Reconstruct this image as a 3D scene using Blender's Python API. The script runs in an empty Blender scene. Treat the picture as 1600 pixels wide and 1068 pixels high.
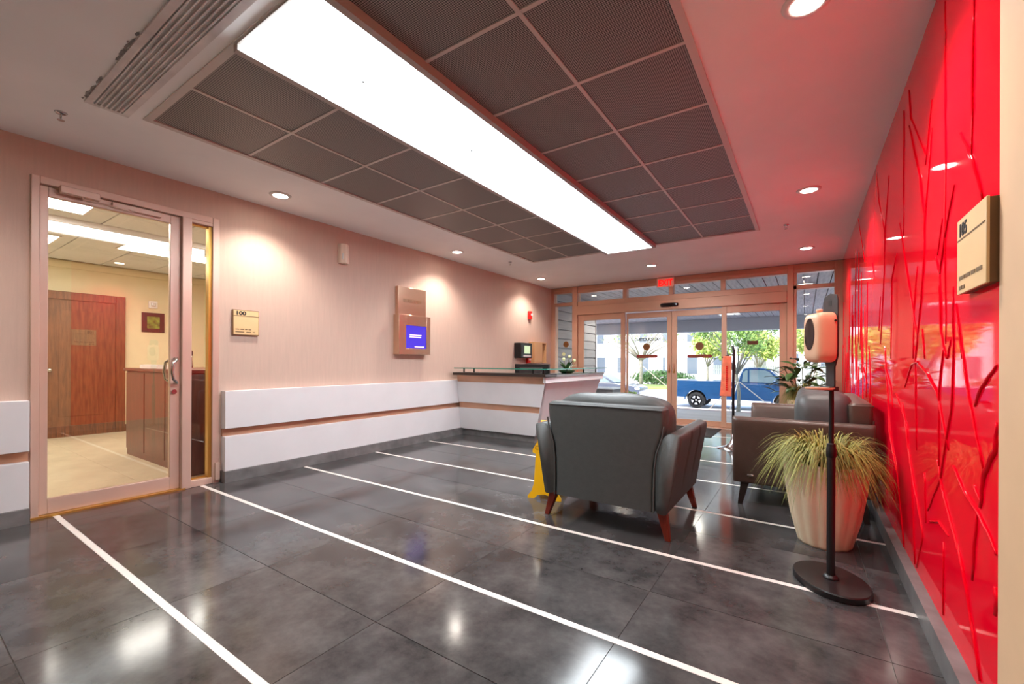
import bpy, bmesh, math, random
from mathutils import Vector, Matrix, noise
R = math.radians
rnd = random.Random(7)
scene = bpy.context.scene
COL = scene.collection

# ------------------------------------------------------------------ camera, world, sun, exposure
H = 1.15                      # eye height
CH = 2.741                    # ceiling height
cam_d = bpy.data.cameras.new('camera'); cam = bpy.data.objects.new('camera', cam_d); COL.objects.link(cam)
cam_d.sensor_width = 36.0; cam_d.sensor_fit = 'HORIZONTAL'
cam_d.lens = 680.7 / 1600 * 36.0
cam_d.shift_y = (565.0 - 534.0) / 1600
cam_d.clip_start = 0.02; cam_d.clip_end = 400
cam.matrix_world = Matrix.Translation((0, 0, H)) @ Matrix.Rotation(R(33.96), 4, 'Z') @ Matrix.Rotation(R(90), 4, 'X') @ Matrix.Rotation(R(.24), 4, 'Z')
scene.camera = cam

w = bpy.data.worlds.new('world'); scene.world = w; w.use_nodes = True
nt = w.node_tree; nt.nodes.clear()
sky = nt.nodes.new('ShaderNodeTexSky'); sky.sky_type = 'NISHITA'
sky.sun_disc = False; sky.sun_elevation = R(52); sky.sun_rotation = R(200)
sky.air_density = 1.0; sky.dust_density = 3.0; sky.ozone_density = 1.0
bg = nt.nodes.new('ShaderNodeBackground'); bg.inputs[1].default_value = 0.30
wo = nt.nodes.new('ShaderNodeOutputWorld')
nt.links.new(sky.outputs[0], bg.inputs[0]); nt.links.new(bg.outputs[0], wo.inputs[0])

sd = bpy.data.lights.new('sun_offscreen', 'SUN'); sd.energy = .8; sd.angle = R(4); sd.color = (1, .95, .88)
sun = bpy.data.objects.new('sun_offscreen', sd); COL.objects.link(sun)
sun.rotation_euler = (R(38), 0, R(-25))

vs = scene.view_settings
scene.display_settings.display_device = 'sRGB'
vs.view_transform = 'Standard'; vs.look = 'None'; vs.exposure = 1.85; vs.gamma = 1.0; vs.use_curve_mapping = False

DIFFUSER_EMIT = 6.0
SPOT_W = 27.0
TROFFER_EMIT = 7.0

# ------------------------------------------------------------------ materials
def lin(c):
    def f(v):
        v /= 255.0
        return v / 12.92 if v <= .04045 else ((v + .055) / 1.055) ** 2.4
    return (f(c[0]), f(c[1]), f(c[2]), 1)
MATS = {}
def mat(name, rgb, rough=.5, metal=0., spec=.5, var=0., vscale=6., bump=0., bscale=40., stretch=None, coat=0., emit=None, estr=0., trans=0., island=0.):
    m = bpy.data.materials.new(name); m.use_nodes = True
    n = m.node_tree.nodes; L = m.node_tree.links
    p = n['Principled BSDF']; base = lin(rgb)
    p.inputs['Base Color'].default_value = base
    p.inputs['Roughness'].default_value = rough; p.inputs['Metallic'].default_value = metal
    p.inputs['Specular IOR Level'].default_value = spec
    p.inputs['Coat Weight'].default_value = coat; p.inputs['Coat Roughness'].default_value = .05
    p.inputs['Transmission Weight'].default_value = trans
    if emit:
        p.inputs['Emission Color'].default_value = lin(emit); p.inputs['Emission Strength'].default_value = estr
    vec = None
    if var or bump:
        tc = n.new('ShaderNodeTexCoord'); mp = n.new('ShaderNodeMapping'); L.new(tc.outputs['Object'], mp.inputs[0])
        if stretch: mp.inputs['Scale'].default_value = stretch
        vec = mp.outputs[0]
    if var:
        t = n.new('ShaderNodeTexNoise'); t.inputs['Scale'].default_value = vscale; t.inputs['Detail'].default_value = 5
        L.new(vec, t.inputs['Vector'])
        r = n.new('ShaderNodeValToRGB'); r.color_ramp.elements[0].position = .3; r.color_ramp.elements[1].position = .7
        r.color_ramp.elements[0].color = [max(0, c * (1 - var)) for c in base[:3]] + [1]
        r.color_ramp.elements[1].color = [min(1, c * (1 + var)) for c in base[:3]] + [1]
        L.new(t.outputs['Fac'], r.inputs[0]); L.new(r.outputs[0], p.inputs['Base Color'])
    if island:
        g = n.new('ShaderNodeNewGeometry'); r = n.new('ShaderNodeValToRGB')
        r.color_ramp.elements[0].color = [c * (1 - island) for c in base[:3]] + [1]
        r.color_ramp.elements[1].color = [min(1, c * (1 + island)) for c in base[:3]] + [1]
        L.new(g.outputs['Random Per Island'], r.inputs[0]); L.new(r.outputs[0], p.inputs['Base Color'])
    if bump:
        t2 = n.new('ShaderNodeTexNoise'); t2.inputs['Scale'].default_value = bscale; t2.inputs['Detail'].default_value = 4
        L.new(vec, t2.inputs['Vector'])
        b = n.new('ShaderNodeBump'); b.inputs['Strength'].default_value = bump; b.inputs['Distance'].default_value = .01
        L.new(t2.outputs['Fac'], b.inputs['Height']); L.new(b.outputs[0], p.inputs['Normal'])
    MATS[name] = m
    return m

def glass_mat(name, tint=(1, 1, 1), ior=1.5, refl=1.0):
    m = bpy.data.materials.new(name); m.use_nodes = True
    n = m.node_tree.nodes; L = m.node_tree.links; n.clear()
    o = n.new('ShaderNodeOutputMaterial'); mx = n.new('ShaderNodeMixShader'); fr = n.new('ShaderNodeFresnel'); fr.inputs[0].default_value = ior
    t = n.new('ShaderNodeBsdfTransparent'); t.inputs[0].default_value = (*tint, 1)
    g = n.new('ShaderNodeBsdfGlossy'); g.inputs['Roughness'].default_value = .0
    ml = n.new('ShaderNodeMath'); ml.operation = 'MULTIPLY'; ml.inputs[1].default_value = refl
    L.new(fr.outputs[0], ml.inputs[0]); L.new(ml.outputs[0], mx.inputs[0]); L.new(t.outputs[0], mx.inputs[1]); L.new(g.outputs[0], mx.inputs[2]); L.new(mx.outputs[0], o.inputs[0])
    return m

def emis_mat(name, rgb, s):
    m = bpy.data.materials.new(name); m.use_nodes = True
    n = m.node_tree.nodes; p = n['Principled BSDF']
    p.inputs['Base Color'].default_value = (.9, .9, .9, 1); p.inputs['Emission Color'].default_value = lin(rgb); p.inputs['Emission Strength'].default_value = s
    return m

def tile_mat():
    m = mat('floor tile', (74, 72, 72), rough=.13, spec=.45)
    n = m.node_tree.nodes; L = m.node_tree.links; p = n['Principled BSDF']
    tc = n.new('ShaderNodeTexCoord'); oi = n.new('ShaderNodeObjectInfo')
    ad = n.new('ShaderNodeVectorMath'); ad.operation = 'ADD'
    cx = n.new('ShaderNodeCombineXYZ'); mu = n.new('ShaderNodeMath'); mu.operation = 'MULTIPLY'; mu.inputs[1].default_value = 37
    L.new(oi.outputs['Random'], mu.inputs[0]); L.new(mu.outputs[0], cx.inputs[2])
    L.new(tc.outputs['Object'], ad.inputs[0]); L.new(cx.outputs[0], ad.inputs[1])
    t = n.new('ShaderNodeTexNoise'); t.inputs['Scale'].default_value = 3.5; t.inputs['Detail'].default_value = 9; t.inputs['Roughness'].default_value = .68
    L.new(ad.outputs[0], t.inputs['Vector'])
    r = n.new('ShaderNodeValToRGB'); r.color_ramp.elements[0].position = .32; r.color_ramp.elements[1].position = .72
    r.color_ramp.elements[0].color = lin((44, 43, 44)); r.color_ramp.elements[1].color = lin((90, 88, 88))
    L.new(t.outputs['Fac'], r.inputs[0])
    hs = n.new('ShaderNodeHueSaturation'); mr = n.new('ShaderNodeMapRange'); mr.inputs[3].default_value = .86; mr.inputs[4].default_value = 1.14
    L.new(oi.outputs['Random'], mr.inputs[0]); L.new(mr.outputs[0], hs.inputs['Value']); L.new(r.outputs[0], hs.inputs['Color'])
    L.new(hs.outputs[0], p.inputs['Base Color'])
    rr = n.new('ShaderNodeMapRange'); rr.inputs[3].default_value = .11; rr.inputs[4].default_value = .16
    L.new(t.outputs['Fac'], rr.inputs[0]); L.new(rr.outputs[0], p.inputs['Roughness'])
    return m

def mesh_panel_mat():
    # fine perforated metal: rows of small holes
    m = mat('perforated metal', (150, 144, 140), rough=.5, metal=.0)
    n = m.node_tree.nodes; L = m.node_tree.links; p = n['Principled BSDF']
    tc = n.new('ShaderNodeTexCoord'); sx = n.new('ShaderNodeSeparateXYZ'); L.new(tc.outputs['Object'], sx.inputs[0])
    def wave(sock, f):
        a = n.new('ShaderNodeMath'); a.operation = 'MULTIPLY'; a.inputs[1].default_value = f; L.new(sock, a.inputs[0])
        b = n.new('ShaderNodeMath'); b.operation = 'SINE'; L.new(a.outputs[0], b.inputs[0]); return b.outputs[0]
    a1 = n.new('ShaderNodeMath'); a1.operation = 'ADD'; L.new(sx.outputs[0], a1.inputs[0]); L.new(sx.outputs[1], a1.inputs[1])
    a2 = n.new('ShaderNodeMath'); a2.operation = 'SUBTRACT'; L.new(sx.outputs[0], a2.inputs[0]); L.new(sx.outputs[1], a2.inputs[1])
    mm = n.new('ShaderNodeMath'); mm.operation = 'MULTIPLY'; L.new(wave(a1.outputs[0], 300), mm.inputs[0]); L.new(wave(a2.outputs[0], 300), mm.inputs[1])
    r = n.new('ShaderNodeValToRGB'); r.color_ramp.elements[0].position = .42; r.color_ramp.elements[1].position = .62
    r.color_ramp.elements[0].color = lin((52, 49, 48)); r.color_ramp.elements[1].color = lin((168, 161, 156))
    ad = n.new('ShaderNodeMath'); ad.operation = 'MULTIPLY_ADD'; ad.inputs[1].default_value = .5; ad.inputs[2].default_value = .5
    L.new(mm.outputs[0], ad.inputs[0]); L.new(ad.outputs[0], r.inputs[0]); L.new(r.outputs[0], p.inputs['Base Color'])
    return m

M = {
 'ceil': mat('ceiling paint', (241, 239, 238), .85, var=.03, vscale=2),
 'wall': mat('beige wallcovering', (204, 176, 160), .62, var=.035, vscale=9, bump=.12, bscale=60, stretch=(6, 6, .5)),
 'beige': mat('beige paint', (222, 184, 146), .6, var=.03),
 'white_lam': mat('white laminate', (226, 224, 226), .32, var=.03, vscale=3),
 'copper': mat('copper strip', (200, 152, 124), .32, metal=.35, var=.1, vscale=3),
 'stone': mat('grey stone base', (116, 114, 114), .35, var=.25, vscale=9),
 'grout': mat('grout', (122, 118, 116), .8),
 'tile': tile_mat(),
 'strip': mat('white stone strip', (226, 218, 212), .3, var=.04),
 'bronze': mat('copper anodised frame', (206, 162, 136), .38, metal=.3, var=.05, vscale=2),
 'doorframe': mat('rose satin frame', (216, 184, 168), .34, metal=.3, var=.05, vscale=2),
 'gold': mat('gold trim', (205, 160, 80), .3, metal=.7),
 'steel': mat('steel', (190, 186, 182), .22, metal=1.),
 'brushed': mat('brushed bronze steel', (222, 186, 160), .24, metal=.9, var=.04, vscale=3, stretch=(1, 1, 12)),
 'glass': glass_mat('clear glass', (.97, .985, .98)),
 'doorglass': glass_mat('door glass', (.96, .95, .93), 1.62, 1.25),
 'tealglass': glass_mat('teal edge glass', (.55, .82, .76)),
 'teal': mat('teal glass edge', (40, 130, 110), .15),
 'perf': mesh_panel_mat(),
 'tee': mat('grid tee', (206, 196, 190), .5),
 'lightframe': mat('light frame', (176, 166, 160), .5),
 'diffuser': emis_mat('lit diffuser', (240, 250, 255), DIFFUSER_EMIT),
 'lamp': emis_mat('lit lamp', (255, 244, 228), 14.),
 'troffer': emis_mat('lit troffer', (255, 252, 244), TROFFER_EMIT),
 'white': mat('white plastic', (226, 222, 218), .45),
 'dirtywhite': mat('dusty white metal', (214, 208, 206), .6, var=.18, vscale=5),
 'dust': mat('dust stain', (150, 144, 143), .9, var=.3, vscale=30),
 'red': mat('red lacquer', (246, 4, 38), .035, spec=.5),
 'redtwig': mat('red lacquer relief', (232, 4, 30), .07, spec=.5),
 'greyleather': mat('grey leather', (74, 76, 76), .48, var=.06, vscale=30, bump=.12, bscale=120),
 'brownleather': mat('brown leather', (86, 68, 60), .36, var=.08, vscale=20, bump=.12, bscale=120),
 'mahogany': mat('mahogany', (112, 38, 22), .28, var=.25, vscale=14, stretch=(6, 6, 1)),
 'darkleg': mat('dark leg', (34, 28, 26), .35),
 'terracotta': mat('cream planter', (250, 222, 186), .55, var=.06, vscale=6, bump=.1, bscale=40),
 'soil': mat('soil', (48, 36, 28), .95, var=.3, vscale=40),
 'grass': mat('grass blade', (150, 150, 74), .6, island=.35),
 'leaf': mat('dark leaf', (58, 92, 40), .4, var=.25, vscale=20),
 'stem': mat('stem', (96, 84, 52), .7),
 'black': mat('black powder coat', (26, 22, 23), .4),
 'darkplate': mat('dark brown plate', (52, 44, 44), .45),
 'ivory': mat('ivory plastic', (238, 216, 198), .45),
 'cream': mat('cream plastic', (228, 178, 146), .42),
 'darkglass': mat('dark window', (34, 26, 28), .12),
 'yellow': mat('yellow plastic', (250, 184, 10), .4),
 'blackink': mat('black ink', (22, 18, 16), .6),
 'brownink': mat('brown ink', (120, 92, 60), .6),
 'signface': mat('brass sign face', (236, 198, 146), .4, var=.03),
 'signedge': mat('sign edge', (120, 84, 46), .5),
 'screen': mat('blue screen', (40, 30, 120), .2, emit=(66, 50, 180), estr=.38),
 'screentext': mat('screen text', (230, 180, 230), .4, emit=(240, 190, 235), estr=.45),
 'exitface': mat('exit panel', (206, 150, 130), .3, emit=(240, 140, 120), estr=.06),
 'exitred': mat('exit letters', (225, 12, 12), .4, emit=(255, 10, 10), estr=.4),
 'darkwood': mat('dark wood top', (44, 30, 24), .3, var=.2, vscale=8, stretch=(1, 8, 8)),
 'counterwood': mat('red brown wood', (96, 44, 34), .3, var=.3, vscale=8, stretch=(4, 4, .5)),
 'doorwood': mat('stained oak', (112, 66, 36), .4, var=.35, vscale=9, stretch=(5, 5, .5)),
 'cream_wall': mat('cream paint', (216, 203, 168), .7, var=.03),
 'cream_tile': mat('cream floor tile', (214, 198, 168), .2, var=.08, vscale=4),
 'acoustic': mat('acoustic tile', (222, 222, 222), .9, var=.05, vscale=60),
 'greytop': mat('grey solid top', (140, 138, 140), .3),
 'silver': mat('silver', (200, 200, 202), .18, metal=1.),
 'orange': mat('orange plastic bags', (238, 130, 96), .4, var=.12, vscale=20),
 'paper': mat('white paper', (236, 232, 224), .7),
 'redalarm': mat('alarm red', (222, 24, 16), .35),
 'tan': mat('tan cabinet', (214, 164, 116), .45),
 'lcd': mat('lcd glass', (176, 196, 160), .2, emit=(150, 170, 130), estr=.3),
 'mat': mat('charcoal mat', (44, 42, 42), .9, bump=.3, bscale=200),
 'siding': mat('grey siding', (150, 147, 147), .6, var=.1, vscale=4, stretch=(.5, .5, 6)),
 'plank': mat('weathered soffit plank', (188, 180, 178), .6, var=.25, vscale=4, stretch=(6, .5, 1)),
 'concrete': mat('concrete', (196, 192, 188), .8, var=.06, vscale=2),
 'fascia': mat('grey fascia', (222, 222, 224), .7),
 'paving': mat('grey paving', (136, 132, 136), .5, var=.15, vscale=1.5, stretch=(.4, 2, 1)),
 'road': mat('pale road', (206, 202, 202), .7, var=.06, vscale=.4),
 'lawn': mat('lawn', (122, 140, 70), .9, var=.25, vscale=3),
 'brickred': mat('red brown kerb', (110, 66, 60), .8),
 'bark': mat('bark', (128, 124, 110), .85, var=.3, vscale=12),
 'leafy': mat('tree leaf', (132, 166, 76), .55, island=.4),
 'palmleaf': mat('yellow green leaf', (170, 186, 96), .55, island=.35),
 'hedge': mat('hedge leaf', (74, 110, 56), .6, island=.4),
 'truckblue': mat('truck blue paint', (28, 72, 116), .22, spec=.6, coat=.8),
 'carnavy': mat('navy paint', (62, 72, 92), .2, spec=.6, coat=.8),
 'tyre': mat('tyre', (28, 28, 30), .8),
 'alloy': mat('alloy', (206, 206, 210), .4, metal=.2),
 'autoglass': mat('car glass', (120, 140, 146), .06, spec=.8),
 'bldwhite': mat('white render', (204, 204, 210), .8, var=.03),
 'bldgrey': mat('grey render', (150, 152, 160), .8),
 'bldglass': mat('building window', (92, 104, 116), .12),
 'fence': mat('grey fence', (190, 192, 194), .7),
 'tannet': mat('pale wood stake', (206, 190, 168), .8),
 'decalgold': mat('gold decal', (124, 74, 12), .5),
 'decalbrown': mat('brown decal', (96, 50, 16), .5),
 'decalred': mat('red decal', (130, 22, 22), .5),
 'palegreen': mat('pale petal', (226, 224, 170), .6),
 'picture': mat('green picture', (96, 120, 40), .5, var=.7, vscale=14),
 'wick': mat('grey furniture', (112, 106, 104), .7),
}

# ------------------------------------------------------------------ geometry helpers
class B:
    def __init__(s): s.v = []; s.f = []
    def box(s, x0, x1, y0, y1, z0, z1):
        i = len(s.v)
        s.v += [(x0, y0, z0), (x1, y0, z0), (x1, y1, z0), (x0, y1, z0), (x0, y0, z1), (x1, y0, z1), (x1, y1, z1), (x0, y1, z1)]
        s.f += [(i, i+3, i+2, i+1), (i+4, i+5, i+6, i+7), (i, i+1, i+5, i+4), (i+1, i+2, i+6, i+5), (i+2, i+3, i+7, i+6), (i+3, i, i+4, i+7)]
        return s
    def hexa(s, pts):       # 8 points, bottom 4 ccw, top 4 ccw
        i = len(s.v); s.v += [tuple(p) for p in pts]
        s.f += [(i, i+3, i+2, i+1), (i+4, i+5, i+6, i+7), (i, i+1, i+5, i+4), (i+1, i+2, i+6, i+5), (i+2, i+3, i+7, i+6), (i+3, i, i+4, i+7)]
        return s
    def rings(s, rings, caps=True, closed=True):
        n = len(rings[0]); i0 = len(s.v)
        for r in rings: s.v += [tuple(p) for p in r]
        for k in range(len(rings) - 1):
            for j in range(n if closed else n - 1):
                a = i0 + k*n + j; b = i0 + k*n + (j+1) % n
                s.f.append((a, b, b + n, a + n))
        if caps:
            s.f.append(tuple(i0 + j for j in reversed(range(n))))
            s.f.append(tuple(i0 + (len(rings)-1)*n + j for j in range(n)))
        return s
    def tube(s, path, rad, n=8, flat=1.0):
        P = [Vector(p) for p in path]
        if not hasattr(rad, '__len__'): rad = [rad] * len(P)
        rs = []; up = None
        for k, p in enumerate(P):
            d = (P[min(k+1, len(P)-1)] - P[max(k-1, 0)]).normalized()
            if up is None:
                up = Vector((0, 0, 1)) if abs(d.z) < .9 else Vector((1, 0, 0))
            a = d.cross(up)
            if a.length < 1e-5: a = d.orthogonal()
            a.normalize(); b = a.cross(d).normalized(); up = b
            rs.append([p + a*math.cos(t)*rad[k] + b*math.sin(t)*rad[k]*flat for t in [2*math.pi*j/n for j in range(n)]])
        return s.rings(rs)
    def cyl(s, c, r, z0, z1, n=24, ry=None, r1=None):
        ry = ry or r; r1 = r if r1 is None else r1; q = r1 / r
        return s.rings([[(c[0]+r*math.cos(t), c[1]+ry*math.sin(t), z0) for t in [2*math.pi*j/n for j in range(n)]],
                        [(c[0]+r*q*math.cos(t), c[1]+ry*q*math.sin(t), z1) for t in [2*math.pi*j/n for j in range(n)]]])
    def lathe(s, prof, n=32, c=(0, 0), flute=0, nf=0):
        rs = []
        for r, z in prof:
            rs.append([(c[0] + r*(1 + flute*abs(math.cos(nf*t/2)) if flute else r and 1)*math.cos(t) if False else c[0] + r*(1 + flute*(abs(math.sin(nf*t/2)) - .6))*math.cos(t),
                        c[1] + r*(1 + flute*(abs(math.sin(nf*t/2)) - .6))*math.sin(t), z) for t in [2*math.pi*j/n for j in range(n)]])
        return s.rings(rs)
    def prism(s, poly, axis, a, b):     # polygon in the two other axes
        def mk(u, v, w):
            return {'x': (w, u, v), 'y': (u, w, v), 'z': (u, v, w)}[axis]
        n = len(poly); i = len(s.v)
        s.v += [mk(u, v, a) for u, v in poly] + [mk(u, v, b) for u, v in poly]
        s.f += [tuple(i + j for j in reversed(range(n))), tuple(i + n + j for j in range(n))]
        for j in range(n): s.f.append((i + j, i + (j+1) % n, i + n + (j+1) % n, i + n + j))
        return s
    def puff(s, c, d, e=5., n=12, fn=None):  # superellipsoid cushion, full dimensions d
        i0 = len(s.v); idx = {}
        def vert(p):
            k = (round(p[0], 5), round(p[1], 5), round(p[2], 5))
            if k in idx: return idx[k]
            L = (abs(p[0])**e + abs(p[1])**e + abs(p[2])**e) ** (1/e)
            q = [p[t]/L for t in range(3)]
            if fn: q = fn(q)
            s.v.append((c[0]+q[0]*d[0]/2, c[1]+q[1]*d[1]/2, c[2]+q[2]*d[2]/2)); idx[k] = len(s.v)-1
            return idx[k]
        for ax in range(3):
            for sg in (-1, 1):
                for a in range(n):
                    for b in range(n):
                        q = []
                        for (u, v) in ((a, b), (a+1, b), (a+1, b+1), (a, b+1)):
                            p = [0, 0, 0]; p[ax] = sg; p[(ax+1) % 3] = -1+2*u/n; p[(ax+2) % 3] = -1+2*v/n
                            q.append(vert(p))
                        s.f.append(tuple(q if sg > 0 else reversed(q)))
        return s
    def disc(s, c, r, axis='z', n=24, t=.004):
        u = [(r*math.cos(2*math.pi*j/n), r*math.sin(2*math.pi*j/n)) for j in range(n)]
        k = {'x': (1, 2), 'y': (0, 2), 'z': (0, 1)}[axis]; a = 'xyz'.index(axis)
        return s.prism([(c[k[0]]+p, c[k[1]]+q) for p, q in u], axis, c[a]-t/2, c[a]+t/2)

def obj(name, b, m, parent=None, loc=(0, 0, 0), rot=0., smooth=False, bev=0., seg=2, kind=None):
    me = bpy.data.meshes.new(name)
    me.from_pydata(b.v, [], b.f)
    bm = bmesh.new(); bm.from_mesh(me); bmesh.ops.recalc_face_normals(bm, faces=bm.faces); bm.to_mesh(me); bm.free()
    me.materials.append(M[m] if isinstance(m, str) else m)
    if smooth: me.polygons.foreach_set('use_smooth', [True]*len(me.polygons))
    o = bpy.data.objects.new(name, me); COL.objects.link(o)
    o.location = loc; o.rotation_euler = (0, 0, rot)
    if parent: o.parent = parent
    if bev:
        md = o.modifiers.new('bevel', 'BEVEL'); md.width = bev; md.segments = seg; md.limit_method = 'ANGLE'; md.angle_limit = R(40)
    if smooth == 'auto' or bev:
        try:
            me.polygons.foreach_set('use_smooth', [True]*len(me.polygons)); me.set_sharp_from_angle(angle=R(35))
        except Exception: pass
    if kind: o['kind'] = kind
    return o
def sub(name, o_src, parent, loc):
    o = bpy.data.objects.new(name, o_src.data); COL.objects.link(o); o.location = loc
    if parent: o.parent = parent
    return o
def tag(o, label, cat, group=None):
    o['label'] = label; o['category'] = cat
    if group: o['group'] = group
    return o
def thing(name, label, cat, loc=(0, 0, 0), rot=0., group=None):
    o = bpy.data.objects.new(name, None); COL.objects.link(o); o.location = loc; o.rotation_euler = (0, 0, rot); o.empty_display_size = .1
    return tag(o, label, cat, group)
def struct(name, loc=(0, 0, 0)):
    o = bpy.data.objects.new(name, None); COL.objects.link(o); o.location = loc; o['kind'] = 'structure'; o.empty_display_size = .1
    return o
def S(o): o['kind'] = 'structure'; return o
def copy_tree(o, parent=None):
    c = o.copy(); COL.objects.link(c); c.parent = parent
    for ch in list(o.children): copy_tree(ch, c)
    return c
def text(name, s, size, m, parent, loc, rot, depth=.002, align='LEFT', mirror=False, sx=1., bold=0.):
    cu = bpy.data.curves.new(name, 'FONT'); cu.body = s; cu.size = size; cu.extrude = depth; cu.align_x = align; cu.offset = bold
    t = bpy.data.objects.new(name, cu); COL.objects.link(t)
    dg = bpy.context.evaluated_depsgraph_get()
    me = bpy.data.meshes.new_from_object(t.evaluated_get(dg))
    bpy.data.objects.remove(t); bpy.data.curves.remove(cu)
    me.materials.clear(); me.materials.append(M[m])
    if mirror or sx != 1.: me.transform(Matrix.Diagonal(((-1 if mirror else 1)*sx, 1, 1, 1)))
    o = bpy.data.objects.new(name, me); COL.objects.link(o); o.location = loc; o.rotation_euler = rot
    if parent: o.parent = parent
    return o

XL, XR, YE, YB = -4.62, .50, 8.45, -6.2      # left wall, right wall, entrance, back wall

# ------------------------------------------------------------------ floor of polished tiles with white strips
fl = S(obj('floor', B().box(XL-.12, XR+.1, YB, YE, -.15, -.006), 'grout'))
TX = [-4.62, -4.345, -3.42, -2.495, -1.57, -.645, .28, .50]
ys = [.79 + .945*k for k in range(-8, 9)]
proto_tiles = {}
for a in range(len(TX)-1):
    for y in ys:
        for (y0, y1) in ((y+.019, y+.4705), (y+.4745, y+.926)):
            y0c, y1c = max(y0, YB), min(y1, YE)
            if y1c - y0c < .05: continue
            wx = TX[a+1]-TX[a]; wy = y1c-y0c
            k = (round(wx, 3), round(wy, 3))
            if k not in proto_tiles:
                t = obj('tile', B().box(.0015, wx-.0015, 0, wy, -.006, 0), 'tile', fl, (TX[a], y0c, 0)); proto_tiles[k] = t
            else: sub('tile', proto_tiles[k], fl, (TX[a], y0c, 0))
for y in ys:
    if YB < y < YE: obj('white_strip', B().box(XL, .5, -.017, .017, -.006, 0), 'strip', fl, (0, y, 0))

# ------------------------------------------------------------------ ceiling with opening
GX = [-3.6, -2.985, -2.375, -1.69, -1.09, -.49]; GY0, GY1 = 1.05, 5.95
b = B(); T = .22
b.box(XL-.12, GX[0], YB, YE, CH, CH+T).box(GX[5], XR+.1, YB, YE, CH, CH+T).box(GX[0], GX[5], YB, GY0, CH, CH+T).box(GX[0], GX[5], GY1, YE, CH, CH+T)
b.box(XL-.12, XR+.1, YB, YE, CH+T, CH+T+.05)
ce = S(obj('ceiling', b, 'ceil'))
b = B(); e = .03
b.box(GX[0]-e, GX[0]+.012, GY0-e, GY1+e, CH-.007, CH+.05).box(GX[5]-.012, GX[5]+e, GY0-e, GY1+e, CH-.007, CH+.05)
b.box(GX[0]+.012, GX[5]-.012, GY0-e, GY0+.012, CH-.007, CH+.05).box(GX[0]+.012, GX[5]-.012, GY1-.012, GY1+e, CH-.007, CH+.05)
obj('trim_rim', b, 'tee', ce)
rows = [GY0 + (GY1-GY0)*k/8 for k in range(9)]
zp = CH + .003
pp = None
for i in (0, 1, 3, 4):
    for k in range(8):
        x0, x1, y0, y1 = GX[i]+.008, GX[i+1]-.008, rows[k]+.008, rows[k+1]-.008
        me_b = B().box(-(x1-x0)/2, (x1-x0)/2, -(y1-y0)/2, (y1-y0)/2, 0, .012)
        obj('mesh_panel', me_b, 'perf', ce, ((x0+x1)/2, (y0+y1)/2, zp))
for i in (1, 4): obj('grid_tee', B().box(-.011, .011, GY0, GY1, CH-.0015, CH+.02), 'tee', ce, (GX[i], 0, 0))
for k in range(1, 8):
    for (a, c2) in ((0, 2), (3, 5)):
        obj('grid_tee', B().box(GX[a], GX[c2], -.011, .011, CH-.001, CH+.019), 'tee', ce, (0, rows[k], 0))

lt = thing('ceiling_light', 'long lit white diffuser light panel running down the grey mesh ceiling', 'light', (-2.0325, (GY0+GY1)/2, CH))
hw, hl = .3425, (GY1-GY0)/2
b = B(); zz0, zz1 = -.045, .06
b.box(-hw-.012, -hw+.028, -hl-.02, hl, zz0, zz1).box(hw-.028, hw+.012, -hl-.02, hl, zz0, zz1).box(-hw+.028, hw-.028, hl-.028, hl, zz0, zz1).box(-hw+.028, hw-.028, -hl-.02, -hl+.008, zz0+.03, zz1)
obj('frame', b, 'lightframe', lt)
obj('diffuser', B().box(-hw+.028, hw-.028, -hl+.008, hl-.028, -.03, .0), 'diffuser', lt)
for yy in (-1.95, -1.0, -.05, .9, 1.75):
    obj('screw', B().cyl((-.02, yy), .008, -.036, -.03, 8), 'black', lt)

# linear air diffuser
vt = thing('air_diffuser', 'dusty white linear air diffuser slotted into the white ceiling', 'vent', (-2.35, .85, CH))
b = B(); b.box(-1.32, 1.32, -.105, -.07, -.012, 0).box(-1.32, 1.32, .07, .105, -.012, 0).box(-1.32, -1.29, -.07, .07, -.012, 0).box(1.29, 1.32, -.07, .07, -.012, 0)
obj('frame', b, 'dirtywhite', vt)
dz_ = B()
for k in range(150):
    x = -1.3+2.4*rnd.random(); r = rnd.uniform(.003, .009); l = rnd.uniform(.01, .035); y = -.106-abs(rnd.gauss(0, .005))
    if noise.noise((x*3.1, 0, 0)) < -.08: continue
    dz_.prism([(x-l, y), (x-l*.4, y-r), (x+l*.5, y-r*.8), (x+l, y), (x+l*.3, y+r*.4)], 'z', -.0012-.00001*k, 0)
obj('dust_smudge', dz_, 'dust', vt, kind='stuff')
obj('recess', B().box(-1.29, 1.29, -.07, .07, -.003, 0), 'dirtywhite', vt)
for k in range(6):
    yy = -.058 + .0232*k
    obj('blade', B().hexa([(-1.29, yy-.006, -.014), (1.29, yy-.006, -.014), (1.29, yy+.001, -.014), (-1.29, yy+.001, -.014), (-1.29, yy+.003, -.002), (1.29, yy+.003, -.002), (1.29, yy+.010, -.002), (-1.29, yy+.010, -.002)]), 'dirtywhite', vt)

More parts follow.
